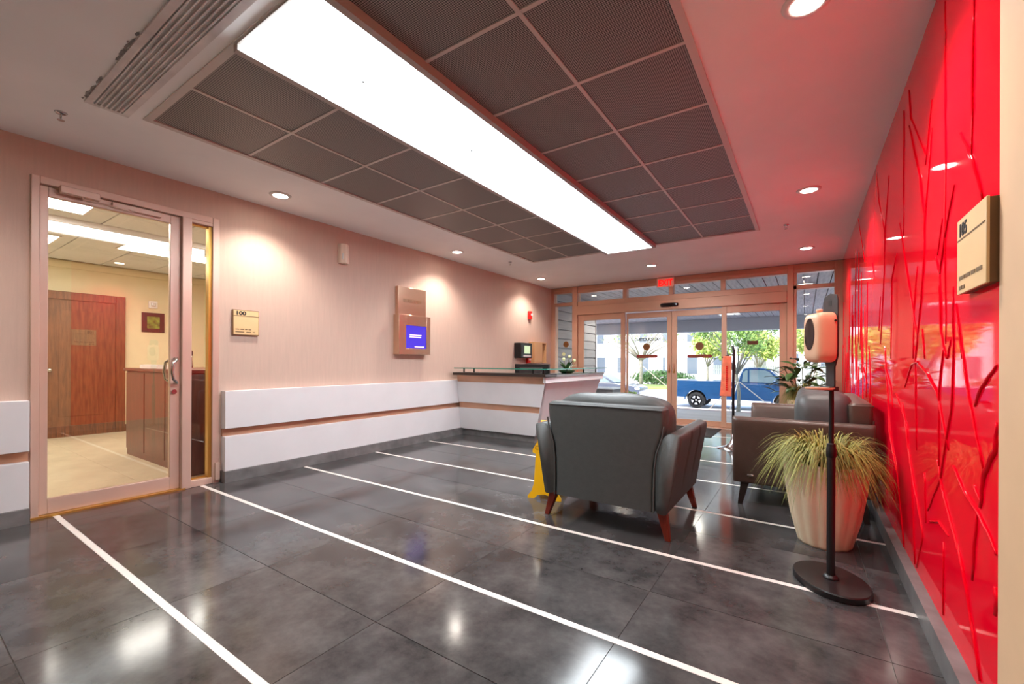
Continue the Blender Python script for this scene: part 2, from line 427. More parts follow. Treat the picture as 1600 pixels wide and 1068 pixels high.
# recessed downlights
def downlight(x, y, label, group, off=None):
    nm = (lambda n: n+'_'+off) if off else (lambda n: n)
    d = thing(nm('downlight'), label, 'light', (x, y, CH), 0, group)
    obj('trim_ring', B().lathe([(.062, -.002), (.066, -.012), (.095, -.006), (.098, .001), (.07, .001)], 28), 'white', d, smooth=True)
    obj(nm('lamp_lens'), B().cyl((0, 0), .068, -.008, .0, 24), 'lamp', d)
    ld = bpy.data.lights.new(nm('downlight_beam'), 'SPOT'); ld.energy = SPOT_W; ld.spot_size = R(128); ld.spot_blend = .7; ld.shadow_soft_size = .06; ld.color = (1, .91, .82)
    lo = bpy.data.objects.new(nm('downlight_beam'), ld); COL.objects.link(lo); lo.parent = d; lo.location = (0, 0, -.03)
LX = -4.19
DL = [(LX, 2.225, 'recessed downlight beside the glass office door'), (LX, 4.784, 'recessed downlight above the wall directory'), (LX, 7.2, 'recessed downlight above the fire alarm strobe'),
      (-2.094, 7.185, 'recessed downlight near the exit sign'), (.006, 7.26, 'recessed downlight over the potted shrub by the entrance'), (.02, 4.834, 'recessed downlight over the brown loveseat'),
      (0., 2.316, 'recessed downlight over the sanitizer stand')]
for x, y, l in DL: downlight(x, y, l, 'recessed ceiling downlights')
# the two rows of downlights go on at the same 2.5 m pitch just behind the camera
downlight(LX, -.3, 'recessed downlight on the lobby side before the office door', 'recessed ceiling downlights', 'left_offscreen')
downlight(0., -.2, 'recessed downlight over the beige trim end of the red panel', 'recessed ceiling downlights', 'right_offscreen')

def sprinkler(x, y, label):
    d = thing('sprinkler', label, 'sprinkler', (x, y, CH), 0, 'ceiling sprinklers')
    obj('escutcheon', B().lathe([(.0, -.012), (.022, -.01), (.032, .0), (.0, .001)], 18), 'silver', d, smooth=True)
    obj('frame_arm', B().tube([(-.012, 0, -.008), (-.016, 0, -.025), (0, 0, -.045), (.016, 0, -.025), (.012, 0, -.008)], .003, 6), 'silver', d)
    obj('deflector', B().cyl((0, 0), .018, -.05, -.046, 14), 'silver', d)
sprinkler(-3.98, .70, 'sprinkler head by the dusty air diffuser'); sprinkler(-.19, 5.92, 'sprinkler head beside the far corner of the mesh ceiling'); sprinkler(-3.91, 5.74, 'sprinkler head above the reception counter')

# ------------------------------------------------------------------ left wall, door 1, wainscot
DY0, DY1, DZ = .661, 1.872, 2.485
b = B(); b.box(XL-.12, XL, YB, DY0, 0, CH).box(XL-.12, XL, DY1, YE, 0, CH).box(XL-.12, XL, DY0, DY1, DZ, CH)
wl = S(obj('wall_left', b, 'wall'))
PX = -4.535
def wains(y0, y1):
    obj('wainscot_panel', B().box(XL, PX, y0, y1, .505, .862), 'white_lam', wl, bev=.003)
    obj('wainscot_panel', B().box(XL, PX, y0, y1, .105, .43), 'white_lam', wl, bev=.003)
    obj('copper_strip', B().box(XL, XL+.03, y0, y1, .43, .505), 'copper', wl)
    S(obj('baseboard_left', B().box(XL, PX+.02, y0-.01, y1, 0, .105), 'stone', wl))
wains(YB, DY0-.012); wains(DY1+.025, 5.75)

d1 = struct('door_1', (XL, 0, 0))
b = B(); fx0, fx1 = -.12, .02
b.box(fx0, fx1, DY0, .705, 0, DZ).box(fx0, fx1, 1.815, DY1, 0, DZ).box(fx0, fx1, .705, 1.815, 2.43, DZ).box(fx0, fx1+.012, 1.572, 1.645, 0, 2.43).box(fx0, fx1, 1.645, 1.815, 0, .06).box(fx0, fx1, 1.645, 1.815, 2.40, 2.43)
obj('frame', b, 'doorframe', d1, bev=.004)
b = B().box(-.06, -.03, 1.645, 1.652, .06, 2.4).box(-.06, -.0, 1.788, 1.815, .06, 2.4).box(-.06, -.03, 1.652, 1.788, .06, .075).box(-.06, -.03, 1.652, 1.788, 2.385, 2.4)
obj('sidelight_bead', b, 'gold', d1)
obj('sidelight_pane', B().box(-.05, -.044, 1.65, 1.79, .06, 2.4), 'doorglass', d1)
b = B(); lx0, lx1 = -.055, -.01
b.box(lx0, lx1, .708, .752, .015, 2.425).box(lx0, lx1, 1.497, 1.57, .015, 2.425).box(lx0, lx1, .752, 1.497, .015, .125).box(lx0, lx1, .752, 1.497, 2.355, 2.425)
leaf = obj('door_leaf', b, 'doorframe', d1, bev=.003)
obj('glass_pane', B().box(-.036, -.03, .75, 1.5, .123, 2.357), 'doorglass', leaf)
obj('pull_handle', B().tube([(-.01, 1.53, 1.165), (.035, 1.53, 1.165), (.052, 1.525, 1.155), (.058, 1.50, 1.13), (.06, 1.49, 1.05), (.058, 1.50, .985), (.052, 1.525, .96), (.035, 1.53, .95), (-.01, 1.53, .95)], .012, 10), 'steel', leaf, smooth=True)
obj('pull_handle', B().tube([(-.055, 1.53, 1.165), (-.10, 1.53, 1.165), (-.118, 1.525, 1.155), (-.125, 1.50, 1.13), (-.127, 1.49, 1.05), (-.125, 1.50, .985), (-.118, 1.525, .96), (-.10, 1.53, .95), (-.055, 1.53, .95)], .012, 10), 'steel', leaf, smooth=True)
obj('lock_cylinder', B().disc((-.004, 1.525, .875), .02, 'x', 18, .014), 'steel', leaf)
cl = obj('door_closer', B().box(.02, .07, .80, 1.02, 2.385, 2.44), 'doorframe', d1, bev=.006)
obj('closer_arm', B().tube([(.06, .92, 2.385), (.07, .92, 2.365), (.11, 1.10, 2.355), (.045, 1.22, 2.36), (.02, 1.20, 2.385)], .008, 8), 'doorframe', cl)
obj('closer_shoe', B().box(-.01, .03, 1.10, 1.42, 2.375, 2.415), 'doorframe', cl, bev=.003)
obj('threshold', B().box(-.12, .035, DY0, 1.60, 0, .014), 'gold', d1)
obj('pivot_block', B().box(.02, .045, 1.835, 1.872, .03, .19), 'doorframe', d1, bev=.003)

# ------------------------------------------------------------------ office beyond door 1
OX, OY0, OY1, OC = -9.2, -1.6, 4.2, 2.65
of = S(obj('floor_office', B().box(OX-.1, XL-.12, OY0, OY1, -.15, -.004), 'grout'))
tp = None
xs = -9.2
while xs < XL-.13:
    yy = OY0
    x1 = min(xs+.61, XL-.12)
    while yy < OY1:
        y1 = min(yy+.61, OY1)
        obj('tile', B().box(.001, x1-xs-.001, .001, y1-yy-.001, -.004, 0), 'cream_tile', of, (xs, yy, 0)) if (x1 - xs < .6 or y1-yy < .6 or tp is None) else sub('tile', tp, of, (xs, yy, 0))
        if tp is None: tp = [o for o in of.children][0]
        yy += .61
    xs += .61
b = B().box(OX-.1, OX, OY0, OY1, 0, OC+.3); wob = S(obj('wall_office_back', b, 'cream_wall'))
S(obj('wall_office_near', B().box(OX-.1, XL-.12, OY0-.1, OY0, 0, OC+.3), 'cream_wall'))
S(obj('wall_office_far', B().box(OX-.1, XL-.12, OY1, OY1+.1, 0, OC+.3), 'cream_wall'))
S(obj('baseboard_office', B().box(OX, OX+.015, 2.37, OY1, 0, .11), 'doorwood'))
S(obj('trim_office_crown', B().box(OX, OX+.03, OY0, OY1, OC-.12, OC-.02), 'cream_wall'))
oc = S(obj('ceiling_office', B().box(OX-.1, XL-.12, OY0, OY1, OC+.012, OC+.3), 'acoustic'))
xs = -9.2; tp = None
while xs < XL-.15:
    yy = OY0
    while yy < OY1-.05:
        x1 = min(xs+1.22, XL-.12); y1 = min(yy+.61, OY1)
        obj('ceiling_tile', B().box(.008, x1-xs-.008, .008, y1-yy-.008, 0, .012), 'acoustic', oc, (xs, yy, OC))
        yy += .61
    xs += 1.22
S(obj('trim_office_beam', B().box(-6.75, -6.45, OY0, OY1, OC-.06, OC), 'ceil'))
for (x0, x1, y0, y1, lb) in ((-6.14, -5.54, .2, 1.24, 'lit ceiling panel just inside the glass office door'), (-7.63, -7.2, 1.88, 2.9, 'lit ceiling panel over the office counter'), (-6.2, -5.6, 2.5, 3.5, 'lit ceiling panel seen through the narrow sidelight'), (-8.1, -7.5, .25, 1.31, 'lit ceiling panel deep in the office before the wooden door')):
    t = thing('office_light_panel', lb, 'light', ((x0+x1)/2, (y0+y1)/2, OC), 0, 'office ceiling light panels')
    dx, dy = (x1-x0)/2, (y1-y0)/2
    obj('frame', B().box(-dx-.02, -dx, -dy-.02, dy+.02, -.012, 0).box(dx, dx+.02, -dy-.02, dy+.02, -.012, 0).box(-dx, dx, -dy-.02, -dy, -.012, 0).box(-dx, dx, dy, dy+.02, -.012, 0), 'white', t)
    obj('diffuser', B().box(-dx, dx, -dy, dy, -.01, 0), 'troffer', t)
d2 = struct('door_2', (OX, 0, 0))
b = B().box(0, .05, 1.30, 1.42, 0, 2.17).box(0, .05, 2.24, 2.36, 0, 2.17).box(0, .05, 1.42, 2.24, 2.05, 2.17)
obj('door_frame', b, 'doorwood', d2, bev=.005)
lf = obj('door_leaf', B().box(.0, .03, 1.42, 2.24, 0, 2.05), 'doorwood', d2)
obj('door_panel', B().box(.03, .036, 1.60, 2.10, .30, 1.9), 'doorwood', lf, bev=.004)
obj('door_knob', B().puff((.07, 1.50, 1.0), (.06, .06, .06), 2, 6), 'steel', lf, smooth=True)
# office counter
oc2 = thing('office_counter', 'red brown wooden counter inside the office behind the glass door', 'counter', (-6.0, 2.3, 0))
obj('body', B().box(-.92, .95, -.5, .3, 0, 1.02), 'counterwood', oc2, bev=.006)
for k in range(3): obj('front_panel', B().box(-.9+.62*k, -.30+.62*k, -.512, -.5, .08, 1.0), 'counterwood', oc2, bev=.003)
obj('top', B().box(-.96, .98, -.53, .34, 1.02, 1.055), 'counterwood', oc2, bev=.006)
tg = thing('espresso_machine', 'small chrome machine standing on the office counter', 'appliance', (-6.55, 2.25, 1.055))
obj('body', B().box(-.09, .09, -.09, .09, 0., .16), 'steel', tg, bev=.02)
obj('back_plate', B().box(-.11, -.08, -.06, .14, .0, .22), 'black', tg, bev=.004)
obj('knob', B().puff((.095, .0, .11), (.04, .05, .05), 2, 6), 'black', tg, smooth=True)
obj('spout', B().tube([(.08, 0, .13), (.12, 0, .12), (.125, 0, .07)], .01, 8), 'silver', tg)
for k, (x, y) in enumerate(((-6.72, 1.95), (-6.45, 1.9), (-6.1, 1.95))):
    tag(obj('paper_stack', B().box(-.08, .08, -.06, .06, 0, .025+.01*(k == 0)).box(-.07, .075, -.055, .05, .025, .045), 'paper', None, (x, y, 1.055), .3*k), ['low pile of white cards at the end of the office counter', 'white cards before the chrome machine on the office counter', 'loose white sheets on the office counter by the door pull'][k], 'papers', 'papers on the office counter')
pf = thing('picture', 'small brown framed green picture on the cream office wall', 'picture', (OX, 2.73, 1.79))
obj('frame', B().box(0, .025, -.155, .155, -.165, .165), 'darkwood', pf, bev=.004)
obj('print', B().box(.025, .028, -.085, .085, -.1, .1), 'picture', pf)
th = thing('wall_speaker', 'small white strobe unit above the framed picture in the office', 'device', (OX, 2.725, 2.09))
obj('housing', B().box(0, .04, -.06, .06, -.06, .06), 'white', th, bev=.01)
obj('lens', B().box(.04, .06, -.03, .03, -.03, .03), 'steel', th, bev=.006)
win = struct('window_1', (-8.6, OY1, 1.5))
obj('window_frame', B().box(-.9, .9, -.04, 0, -.5, -.42).box(-.9, .9, -.04, 0, .42, .5).box(-.9, -.82, -.04, 0, -.42, .42).box(.82, .9, -.04, 0, -.42, .42), 'doorwood', win)
for k in range(14): obj('blind_slat', B().hexa([(-.82, -.035, -.40+.06*k), (.82, -.035, -.40+.06*k), (.82, -.005, -.39+.06*k), (-.82, -.005, -.39+.06*k), (-.82, -.035, -.395+.06*k), (.82, -.035, -.395+.06*k), (.82, -.005, -.385+.06*k), (-.82, -.005, -.385+.06*k)]), 'doorwood', win)

# ------------------------------------------------------------------ signs and devices on the left wall
def wall_text_lines(par, m, x, rowsd, y0, sgn=1):
    for z, segs in rowsd:
        b = B()
        for a, c2 in segs: b.box(x, x+sgn*.0012, y0+a, y0+c2, z-.0045, z+.0045)
        obj('small_print', b, m, par)
sg = thing('room_sign', 'square brass room sign numbered 100 beside the glass office door', 'sign', (XL, 2.108, 1.525))
obj('back_plate', B().box(0, .022, -.122, .122, -.124, .124), 'signedge', sg)
obj('face', B().box(.022, .026, -.116, .116, -.118, .118), 'signface', sg, bev=.002)
obj('divider', B().box(.026, .0275, -.116, .116, .062, .067), 'brownink', sg)
text('numerals', '100', .052, 'blackink', sg, (.0265, -.10, .074), (R(90), 0, R(90)), .001, sx=1.25, bold=.002)
wall_text_lines(sg, 'brownink', .026, [(-.066, [(-.10, -.065), (-.055, -.02), (-.012, .01), (.02, .045)]), (-.092, [(-.10, -.02), (.0, .045), (.06, .085)])], 0)

ms = thing('motion_sensor', 'small cream motion sensor high on the beige wall', 'sensor', (XL, 3.2, 2.43))
obj('housing', B().rings([[(0, -.062, z), (.05, -.055, z), (.085, -.012, z), (.085, .012, z), (.05, .055, z), (0, .062, z)] for z in (-.115, .115)]), 'ivory', ms, bev=.008)
obj('lens_window', B().box(.055, .07, -.045, .0, -.075, .0), 'white', ms)

dr = thing('wall_directory', 'brushed bronze wall directory with a blue screen', 'directory', (XL, 4.27, 1.7))
up = obj('upper_plate', B().box(.0, .06, -.255, .265, .085, .47), 'brushed', dr, bev=.003)
text('engraved_title', 'DIRECTORY', .062, 'signedge', up, (.0605, -.165, .265), (R(90), 0, R(90)), .0008)
lo = obj('lower_housing', B().box(.0, .115, -.285, .30, -.455, -.27).box(.0, .115, -.285, .30, -.05, .085).box(.0, .115, -.285, -.155, -.27, -.05).box(.0, .115, .235, .30, -.27, -.05), 'brushed', dr)
lo.data.transform(Matrix.Identity(4))
b = B().box(.0, .115, -.285, -.16, -.455, .085).box(.0, .115, .225, .30, -.455, .085).box(.0, .115, -.16, .225, -.455, -.37).box(.0, .115, -.16, .225, -.055, .085)
bpy.data.objects.remove(lo); lo = obj('lower_housing', b, 'brushed', dr, bev=.002)
sc = obj('screen', B().box(.0, .10, -.16, .225, -.37, -.055), 'screen', dr)
for (a, c2, z) in ((-.085, .135, -.185), (-.085, .13, -.212), (.01, .19, -.345)): obj('screen_text', B().box(.1, .1015, a, c2, z-.007, z+.007), 'screentext', sc)

fa = thing('fire_strobe', 'red fire alarm strobe on the wall near the entrance', 'alarm', (XL, 7.46, 2.085))
obj('housing', B().box(0, .05, -.05, .05, -.085, .085), 'redalarm', fa, bev=.01)
obj('lens', B().puff((.055, .02, .01), (.03, .035, .045), 4, 6), 'white', fa, smooth=True)
ap = thing('alarm_panel', 'black wall panel with pale display behind the reception counter', 'panel', (XL, 7.13, 1.37))
obj('housing', B().box(0, .16, -.2, .2, -.145, .145), 'black', ap, bev=.008)
obj('display', B().box(.16, .164, -.09, .12, -.06, .09), 'lcd', ap)
obj('key_row', B().box(.16, .166, -.12, .15, -.12, -.09), 'white', ap)
wc = thing('wall_cabinet', 'tan open wall box beside the black alarm panel', 'cabinet', (XL, 7.72, 1.34))
obj('back', B().box(0, .02, -.25, .25, -.21, .21), 'tan', wc)
obj('side', B().box(.02, .12, -.25, -.23, -.21, .21), 'tan', wc); obj('side', B().box(.02, .12, .23, .25, -.21, .21), 'tan', wc)
obj('top', B().box(.02, .12, -.23, .23, .19, .21), 'tan', wc)
obj('door', B().box(.12, .135, -.25, .06, -.21, .21), 'tan', wc, bev=.003)
ex = thing('pull_station', 'small red fire pull station under the black alarm panel', 'alarm', (XL, 7.40, 1.2))
obj('housing', B().box(0, .06, -.05, .05, -.07, .07), 'redalarm', ex, bev=.008); obj('handle', B().box(.06, .075, -.035, .035, -.015, .015), 'white', ex, bev=.003)

# ------------------------------------------------------------------ reception counter
rc = thing('reception_counter', 'white reception counter with leaning sides and dark top', 'counter', (-3.75, 5.9, 0))
ox, oy = -3.75, 5.9
def q(x, y, z): return (x-ox, y-oy, z)
XLc = PX + .002
def slab(zb, zt, yb, yt, xb, xt, inset, back=7.15):  # front panel from wall to right corner
    return B().hexa([q(XLc, yb+inset, zb), q(xb, yb+inset, zb), q(xb, yb+.06, zb), q(XLc, yb+.06, zb), q(XLc, yt+inset, zt), q(xt, yt+inset, zt), q(xt, yt+.06, zt), q(XLc, yt+.06, zt)])
def fy(z): return 5.285 - .115*(z-.1)/.83
def fx(z): return -3.16 + .235*(z-.1)/.83
for (a, c2, m, ins, nm) in ((.10, .43, 'white_lam', 0, 'front_panel'), (.43, .52, 'copper', .02, 'copper_strip'), (.52, .84, 'white_lam', 0, 'front_panel'), (.84, .94, 'copper', .02, 'copper_strip')):
    obj(nm, slab(a, c2, fy(a), fy(c2), fx(a)-ins, fx(c2)-ins, ins), m, rc)
obj('kick_base', B().box(XLc-ox, -3.2-ox, 5.33-oy, 5.5-oy, 0, .10).box(-3.4-ox, -3.2-ox, 5.5-oy, 7.0-oy, 0, .10), 'stone', rc)
# right side panel
b = B().hexa([q(fx(.1)-.06, fy(.1)+.06, .1), q(fx(.1), fy(.1), .1), q(fx(.1), 6.95, .1), q(fx(.1)-.06, 6.95, .1), q(fx(.86)-.06, fy(.86)+.06, .86), q(fx(.86), fy(.86), .86), q(fx(.86), 7.12, .86), q(fx(.86)-.06, 7.12, .86)])
obj('side_panel', b, 'white_lam', rc)
obj('side_apron', B().box(-2.96-ox, -2.915-ox, 5.15-oy, 7.16-oy, .86, .94), 'white_lam', rc, bev=.003)
obj('top', B().box(XLc-ox, -2.89-ox, 5.09-oy, 5.42-oy, .945, .985), 'darkwood', rc, bev=.003)
obj('side_top', B().box(-3.35-ox, -2.90-ox, 5.42-oy, 7.18-oy, .94, .975), 'greytop', rc, bev=.003)
obj('work_top', B().box(XLc-ox, -3.35-ox, 5.42-oy, 6.05-oy, .70, .735), 'greytop', rc, bev=.003)
obj('inner_panel', B().box(XLc-ox, -3.35-ox, 5.36-oy, 5.42-oy, .1, .945), 'white_lam', rc)
gs = obj('glass_shelf', B().box(-4.50-ox, -2.86-ox, 5.08-oy, 5.36-oy, 1.045, 1.057).box(-3.14-ox, -2.86-ox, 5.36-oy, 7.2-oy, 1.045, 1.057), 'tealglass', rc)
obj('glass_edge', B().box(-4.50-ox, -2.86-ox, 5.077-oy, 5.08-oy, 1.044, 1.058).box(-2.86-ox, -2.857-ox, 5.08-oy, 7.2-oy, 1.044, 1.058), 'teal', gs)
for (x, y) in ((-4.40, 5.2), (-4.2, 5.2), (-3.15, 5.2), (-2.98, 5.2), (-2.98, 5.9), (-2.98, 6.5), (-2.98, 7.0)):
    obj('standoff', B().cyl((x-ox, y-oy), .012, .975, 1.046, 12), 'black', rc)
mo = thing('monitor', 'black computer monitor peeking above the reception counter', 'monitor', (-3.42, 5.62, .735))
obj('screen_housing', B().box(-.30, .30, -.02, .02, .04, .385), 'black', mo, bev=.006)
obj('back_bulge', B().box(-.2, .2, -.05, -.02, .1, .33), 'darkplate', mo, bev=.01)
obj('stand', B().box(-.04, .04, -.03, .0, .0, .12).box(-.11, .11, -.09, .08, 0, .012), 'black', mo)
cp = thing('counter_orchid', 'small orchid plant with pale flowers on the reception counter', 'plant', (-3.03, 6.0, .975))
obj('tray', B().lathe([(.07, 0), (.12, .03), (.125, .05), (.11, .05), (.0, .045)], 20), 'leaf', cp, smooth=True)
def leaf_mesh(L, Wd, droop):
    b = B(); n = 5
    for k in range(n+1):
        t = k/n; wv = Wd*math.sin(math.pi*min(1, t*.92+.06))**.8; z = -droop*t*t + .25*L*t
        b.v += [(-wv/2, L*t, z+.12*wv), (0, L*t, z), (wv/2, L*t, z+.12*wv)]
    for k in range(n):
        for j in range(2): i = k*3+j; b.f.append((i, i+1, i+4, i+3))
    return b
lp = None
for k in range(7):
    a = k*2*math.pi/7+.3
    if lp is None: lp = obj('leaf', leaf_mesh(.2, .06, .02), 'leaf', cp, (0, 0, .05), smooth=True); o = lp
    else: o = sub('leaf', lp, cp, (0, 0, .05))
    o.rotation_euler = (R(20+12*(k % 3)), 0, a)
for k, (dx, dy, hh) in enumerate(((-.06, .02, .22), (.03, .03, .26), (.08, .1, .2))):
    st = obj('flower_stem', B().tube([(dx*.3, dy*.3, .04), (dx*.6, dy*.6, hh*.6), (dx, dy, hh)], .004, 6), 'stem', cp)
    obj('petal', B().puff((dx, dy, hh), (.05, .03, .05), 2, 6), 'palegreen', st, smooth=True)

# ------------------------------------------------------------------ right wall, red lacquer relief panel
wr = S(obj('wall_right', B().box(XR, XR+.12, YB, YE, 0, CH), 'beige'))
S(obj('baseboard_right', B().box(.425, XR, 1.5, YE-.05, 0, .10), 'stone'))
S(obj('trim_1', B().box(XR-.033, XR, YB, 1.843, 0, CH), 'beige'))
S(obj('wall_back', B().box(XL-.12, XR+.12, YB-.12, YB, 0, CH), 'wall'))
RX = .47
for k in ('red', 'redtwig'): M[k].node_tree.nodes['Principled BSDF'].inputs['IOR'].default_value = 1.17
rp = thing('red_relief_panel', 'glossy red lacquer wall panel with raised twig relief', 'wall panel', (RX, 0, 0))
obj('panel', B().box(0, .03, 1.845, 8.40, .10, CH), 'red', rp)
# twig polylines: photo pixels turned into points on the panel plane
F_, T_, RO_ = 680.7, R(33.96), R(.24)
s_, c_, cr_, sr_ = math.sin(T_), math.cos(T_), math.cos(RO_), math.sin(RO_)
def on_panel(px, py):
    u = (px-800.)/F_; v = (565.-py)/F_
    X_ = u*cr_-v*sr_; Z_ = u*sr_+v*cr_
    d = (-s_+X_*c_, c_+X_*s_, Z_); t = (RX-.004)/d[0]
    return (d[1]*t, H+d[2]*t)
def r4(*p): return [(1300+x/2.967, 200+y/2.967) for x, y in p]
def r5(*p): return [(1300+x/2.023, 540+y/2.023) for x, y in p]
def r6(*p): return [(1300+x/4.107, y/4.107) for x, y in p]
TW = [(r4((330, -80), (330, 120), (328, 500)), .008), (r4((355, 0), (405, 230), (425, 430)), .011), (r4((460, 0), (445, 200), (425, 440), (425, 560), (410, 800), (392, 960), (385, 1068)), .010),
 (r4((310, 440), (350, 700), (390, 960)), .009), (r4((392, 640), (375, 850), (372, 1068)), .008), (r4((562, 262), (520, 500), (495, 680)), .010), (r4((475, 590), (495, 680), (500, 950), (525, 1068)), .009),
 (r4((507, 420), (485, 590)), .007), (r4((522, -300), (522, 20), (520, 500), (522, 1000)), .006), (r4((592, 25), (650, 150), (695, 335)), .012), (r4((557, 735), (558, 1068)), .007), (r4((570, 815), (600, 1068)), .009),
 (r4((205, 210), (215, 340), (240, 470), (240, 660), (222, 1000)), .009), (r4((262, 220), (245, 450), (240, 640)), .008), (r4((297, 580), (275, 700), (270, 1068)), .009), (r4((185, 625), (195, 690)), .006),
 (r4((120, 420), (150, 620)), .007), (r4((222, 780), (215, 940)), .007), (r4((735, 440), (735, 520), (770, 610)), .012), (r4((415, 930), (425, 1068)), .007), (r4((545, 980), (530, 1068)), .007),
 (r6((490, 580), (500, 760), (600, 1000)), .010), (r6((490, 810), (545, 1068)), .011), (r6((718, 10), (720, 480), (722, 900)), .007), (r6((905, 0), (895, 600), (890, 990)), .010), (r6((635, 640), (595, 1060)), .007),
 (r5((405, 0), (430, 170), (475, 390)), .010), (r5((517, 60), (470, 130), (448, 190)), .012), (r5((520, 240), (515, 330), (480, 400), (465, 510)), .018), (r5((380, 380), (410, 450), (455, 520), (500, 610), (516, 660)), .014),
 (r5((455, 520), (440, 740)), .011), (r5((330, 360), (345, 450), (385, 600), (410, 700), (430, 830), (465, 1060)), .014), (r5((350, 0), (335, 150), (335, 380)), .010), (r5((265, 50), (300, 90), (330, 150), (365, 330)), .012),
 (r5((270, 50), (250, 60), (228, 130)), .011), (r5((380, 0), (375, 200), (340, 420), (300, 520)), .010), (r5((200, 150), (235, 250), (240, 340), (265, 480), (285, 600), (265, 700)), .012), (r5((165, 0), (180, 270), (205, 410), (225, 640)), .012),
 (r5((260, 0), (262, 150), (265, 330)), .009), (r5((220, 180), (250, 400), (260, 690)), .011), (r5((305, 555), (335, 555), (365, 600)), .011), (r5((350, 620), (348, 850)), .009), (r5((290, 400), (295, 560)), .009),
 (r5((145, 60), (165, 60), (185, 130), (190, 200)), .012), (r5((85, 60), (95, 55), (110, 120)), .012), (r5((115, 0), (120, 100), (118, 180)), .010), (r5((445, 440), (470, 500)), .010), (r5((512, 760), (520, 800), (512, 850)), .016), (r5((140, 470), (150, 560), (150, 590)), .011)]
def twig(pts, r):
    P = [(-.001, y, z) for y, z in pts]
    Q = []
    for k in range(len(P)-1):
        for t in range(4):
            a, c2 = Vector(P[k]), Vector(P[k+1]); v = a.lerp(c2, t/4)
            Q.append(v + Vector((0, rnd.uniform(-1, 1)*.006, 0)) if t else v)
    Q.append(Vector(P[-1]))
    n = len(Q)
    obj('twig', B().tube(Q, [r*(.55+.45*math.sin(math.pi*(k+.7)/(n+.4)))*rnd.uniform(.85, 1.15) for k in range(n)], 8), 'redtwig', rp, smooth=True)
for pts, r in TW:
    P = [on_panel(*p) for p in pts]
    P = [(max(1.85, y), min(CH-.01, max(.105, z))) for y, z in P]
    twig(P, r*.5)
for k in range(26):     # the far stretch of the same relief, too fine to trace one by one
    y = 5.2 + 3.1*((k*.618) % 1); z = rnd.uniform(.3, 1.6); hh = rnd.uniform(.4, 1.1); l = rnd.uniform(-.12, .12)
    twig([(y, z), (y+l*.4, z+hh*.5), (min(8.38, y+l), min(CH-.05, z+hh))], .005)

s2 = thing('room_sign', 'cream room sign numbered 105 standing off the red panel', 'sign', (RX, 1.99, 1.517))
obj('back_plate', B().box(-.022, 0, -.145, .145, -.125, .125), 'signedge', s2)
obj('face', B().box(-.030, -.022, -.148, .148, -.128, .128), 'signface', s2, bev=.002)
obj('divider', B().box(-.0315, -.030, -.14, .14, .055, .059), 'brownink', s2)
text('numerals', '105', .06, 'blackink', s2, (-.0305, .125, .068), (R(90), 0, R(-90)), .001, bold=.002)
b = B()
for z, segs in ((-.075, [(-.115, -.06), (-.05, -.01), (0, .05), (.06, .12)]), (-.108, [(.06, .085), (.09, .12)])):
    for a, c2 in segs: b.box(-.0315, -.030, a, c2, z-.006, z+.006)
obj('small_print', b, 'brownink', s2)

# ------------------------------------------------------------------ entrance storefront
en = struct('wall_entrance', (0, YE, 0))
F0, F1 = -.06, .08
b = B()
b.box(XL, -4.55, F0, F1, 0, CH).box(-4.10, -3.985, F0-.03, F1, 0, CH).box(-.25, -.165, F0-.03, F1, 0, CH).box(.37, XR, F0, F1, 0, CH)
b.box(-4.55, -4.10, F0, F1, 2.625, CH).box(-3.985, -.25, F0, F1, 2.60, CH).box(-.165, .37, F0, F1, 2.60, CH)
b.box(-4.55, -4.10, F0, F1, 2.355, 2.42).box(-3.985, -.25, F0, F1, 2.32, 2.42).box(-.165, .37, F0, F1, 2.335, 2.40)
for x0, x1 in ((-3.01, -2.93), (-2.125, -2.045), (-1.24, -1.165)): b.box(x0, x1, F0, F1, 2.42, 2.60)
b.box(-4.55, -4.10, F0, F1, 0, .10).box(-.165, .37, F0, F1, 0, .10)
b.box(-.165, -.12, F0, F1, .10, 2.6).box(-4.55, -4.52, F0, F1, .1, 2.355)
obj('storefront_frame', b, 'bronze', en, bev=.004)
b = B().box(-4.55, -4.10, F0-.012, F0, 2.675, 2.69).box(-3.985, -.25, F0-.012, F0, 2.66, 2.675).box(-.165, .37, F0-.012, F0, 2.66, 2.675)
obj('header_bead', b, 'bronze', en)
for nm, x0, x1, z0, z1 in (('transom_pane', -4.55, -4.1, 2.42, 2.625), ('transom_pane', -3.985, -3.01, 2.42, 2.6), ('transom_pane', -2.93, -2.125, 2.42, 2.6), ('transom_pane', -2.045, -1.24, 2.42, 2.6), ('transom_pane', -1.165, -.25, 2.42, 2.6), ('transom_pane', -.12, .37, 2.40, 2.6), ('sidelight_pane', -4.52, -4.1, .1, 2.355), ('sidelight_pane', -.12, .37, .1, 2.335)):
    obj(nm, B().box(x0, x1, .0, .006, z0, z1), 'glass', en)
S(obj('trim_sill', B().box(XL, XR, YE-.07, YE+.12, 0, .012), 'bronze'))

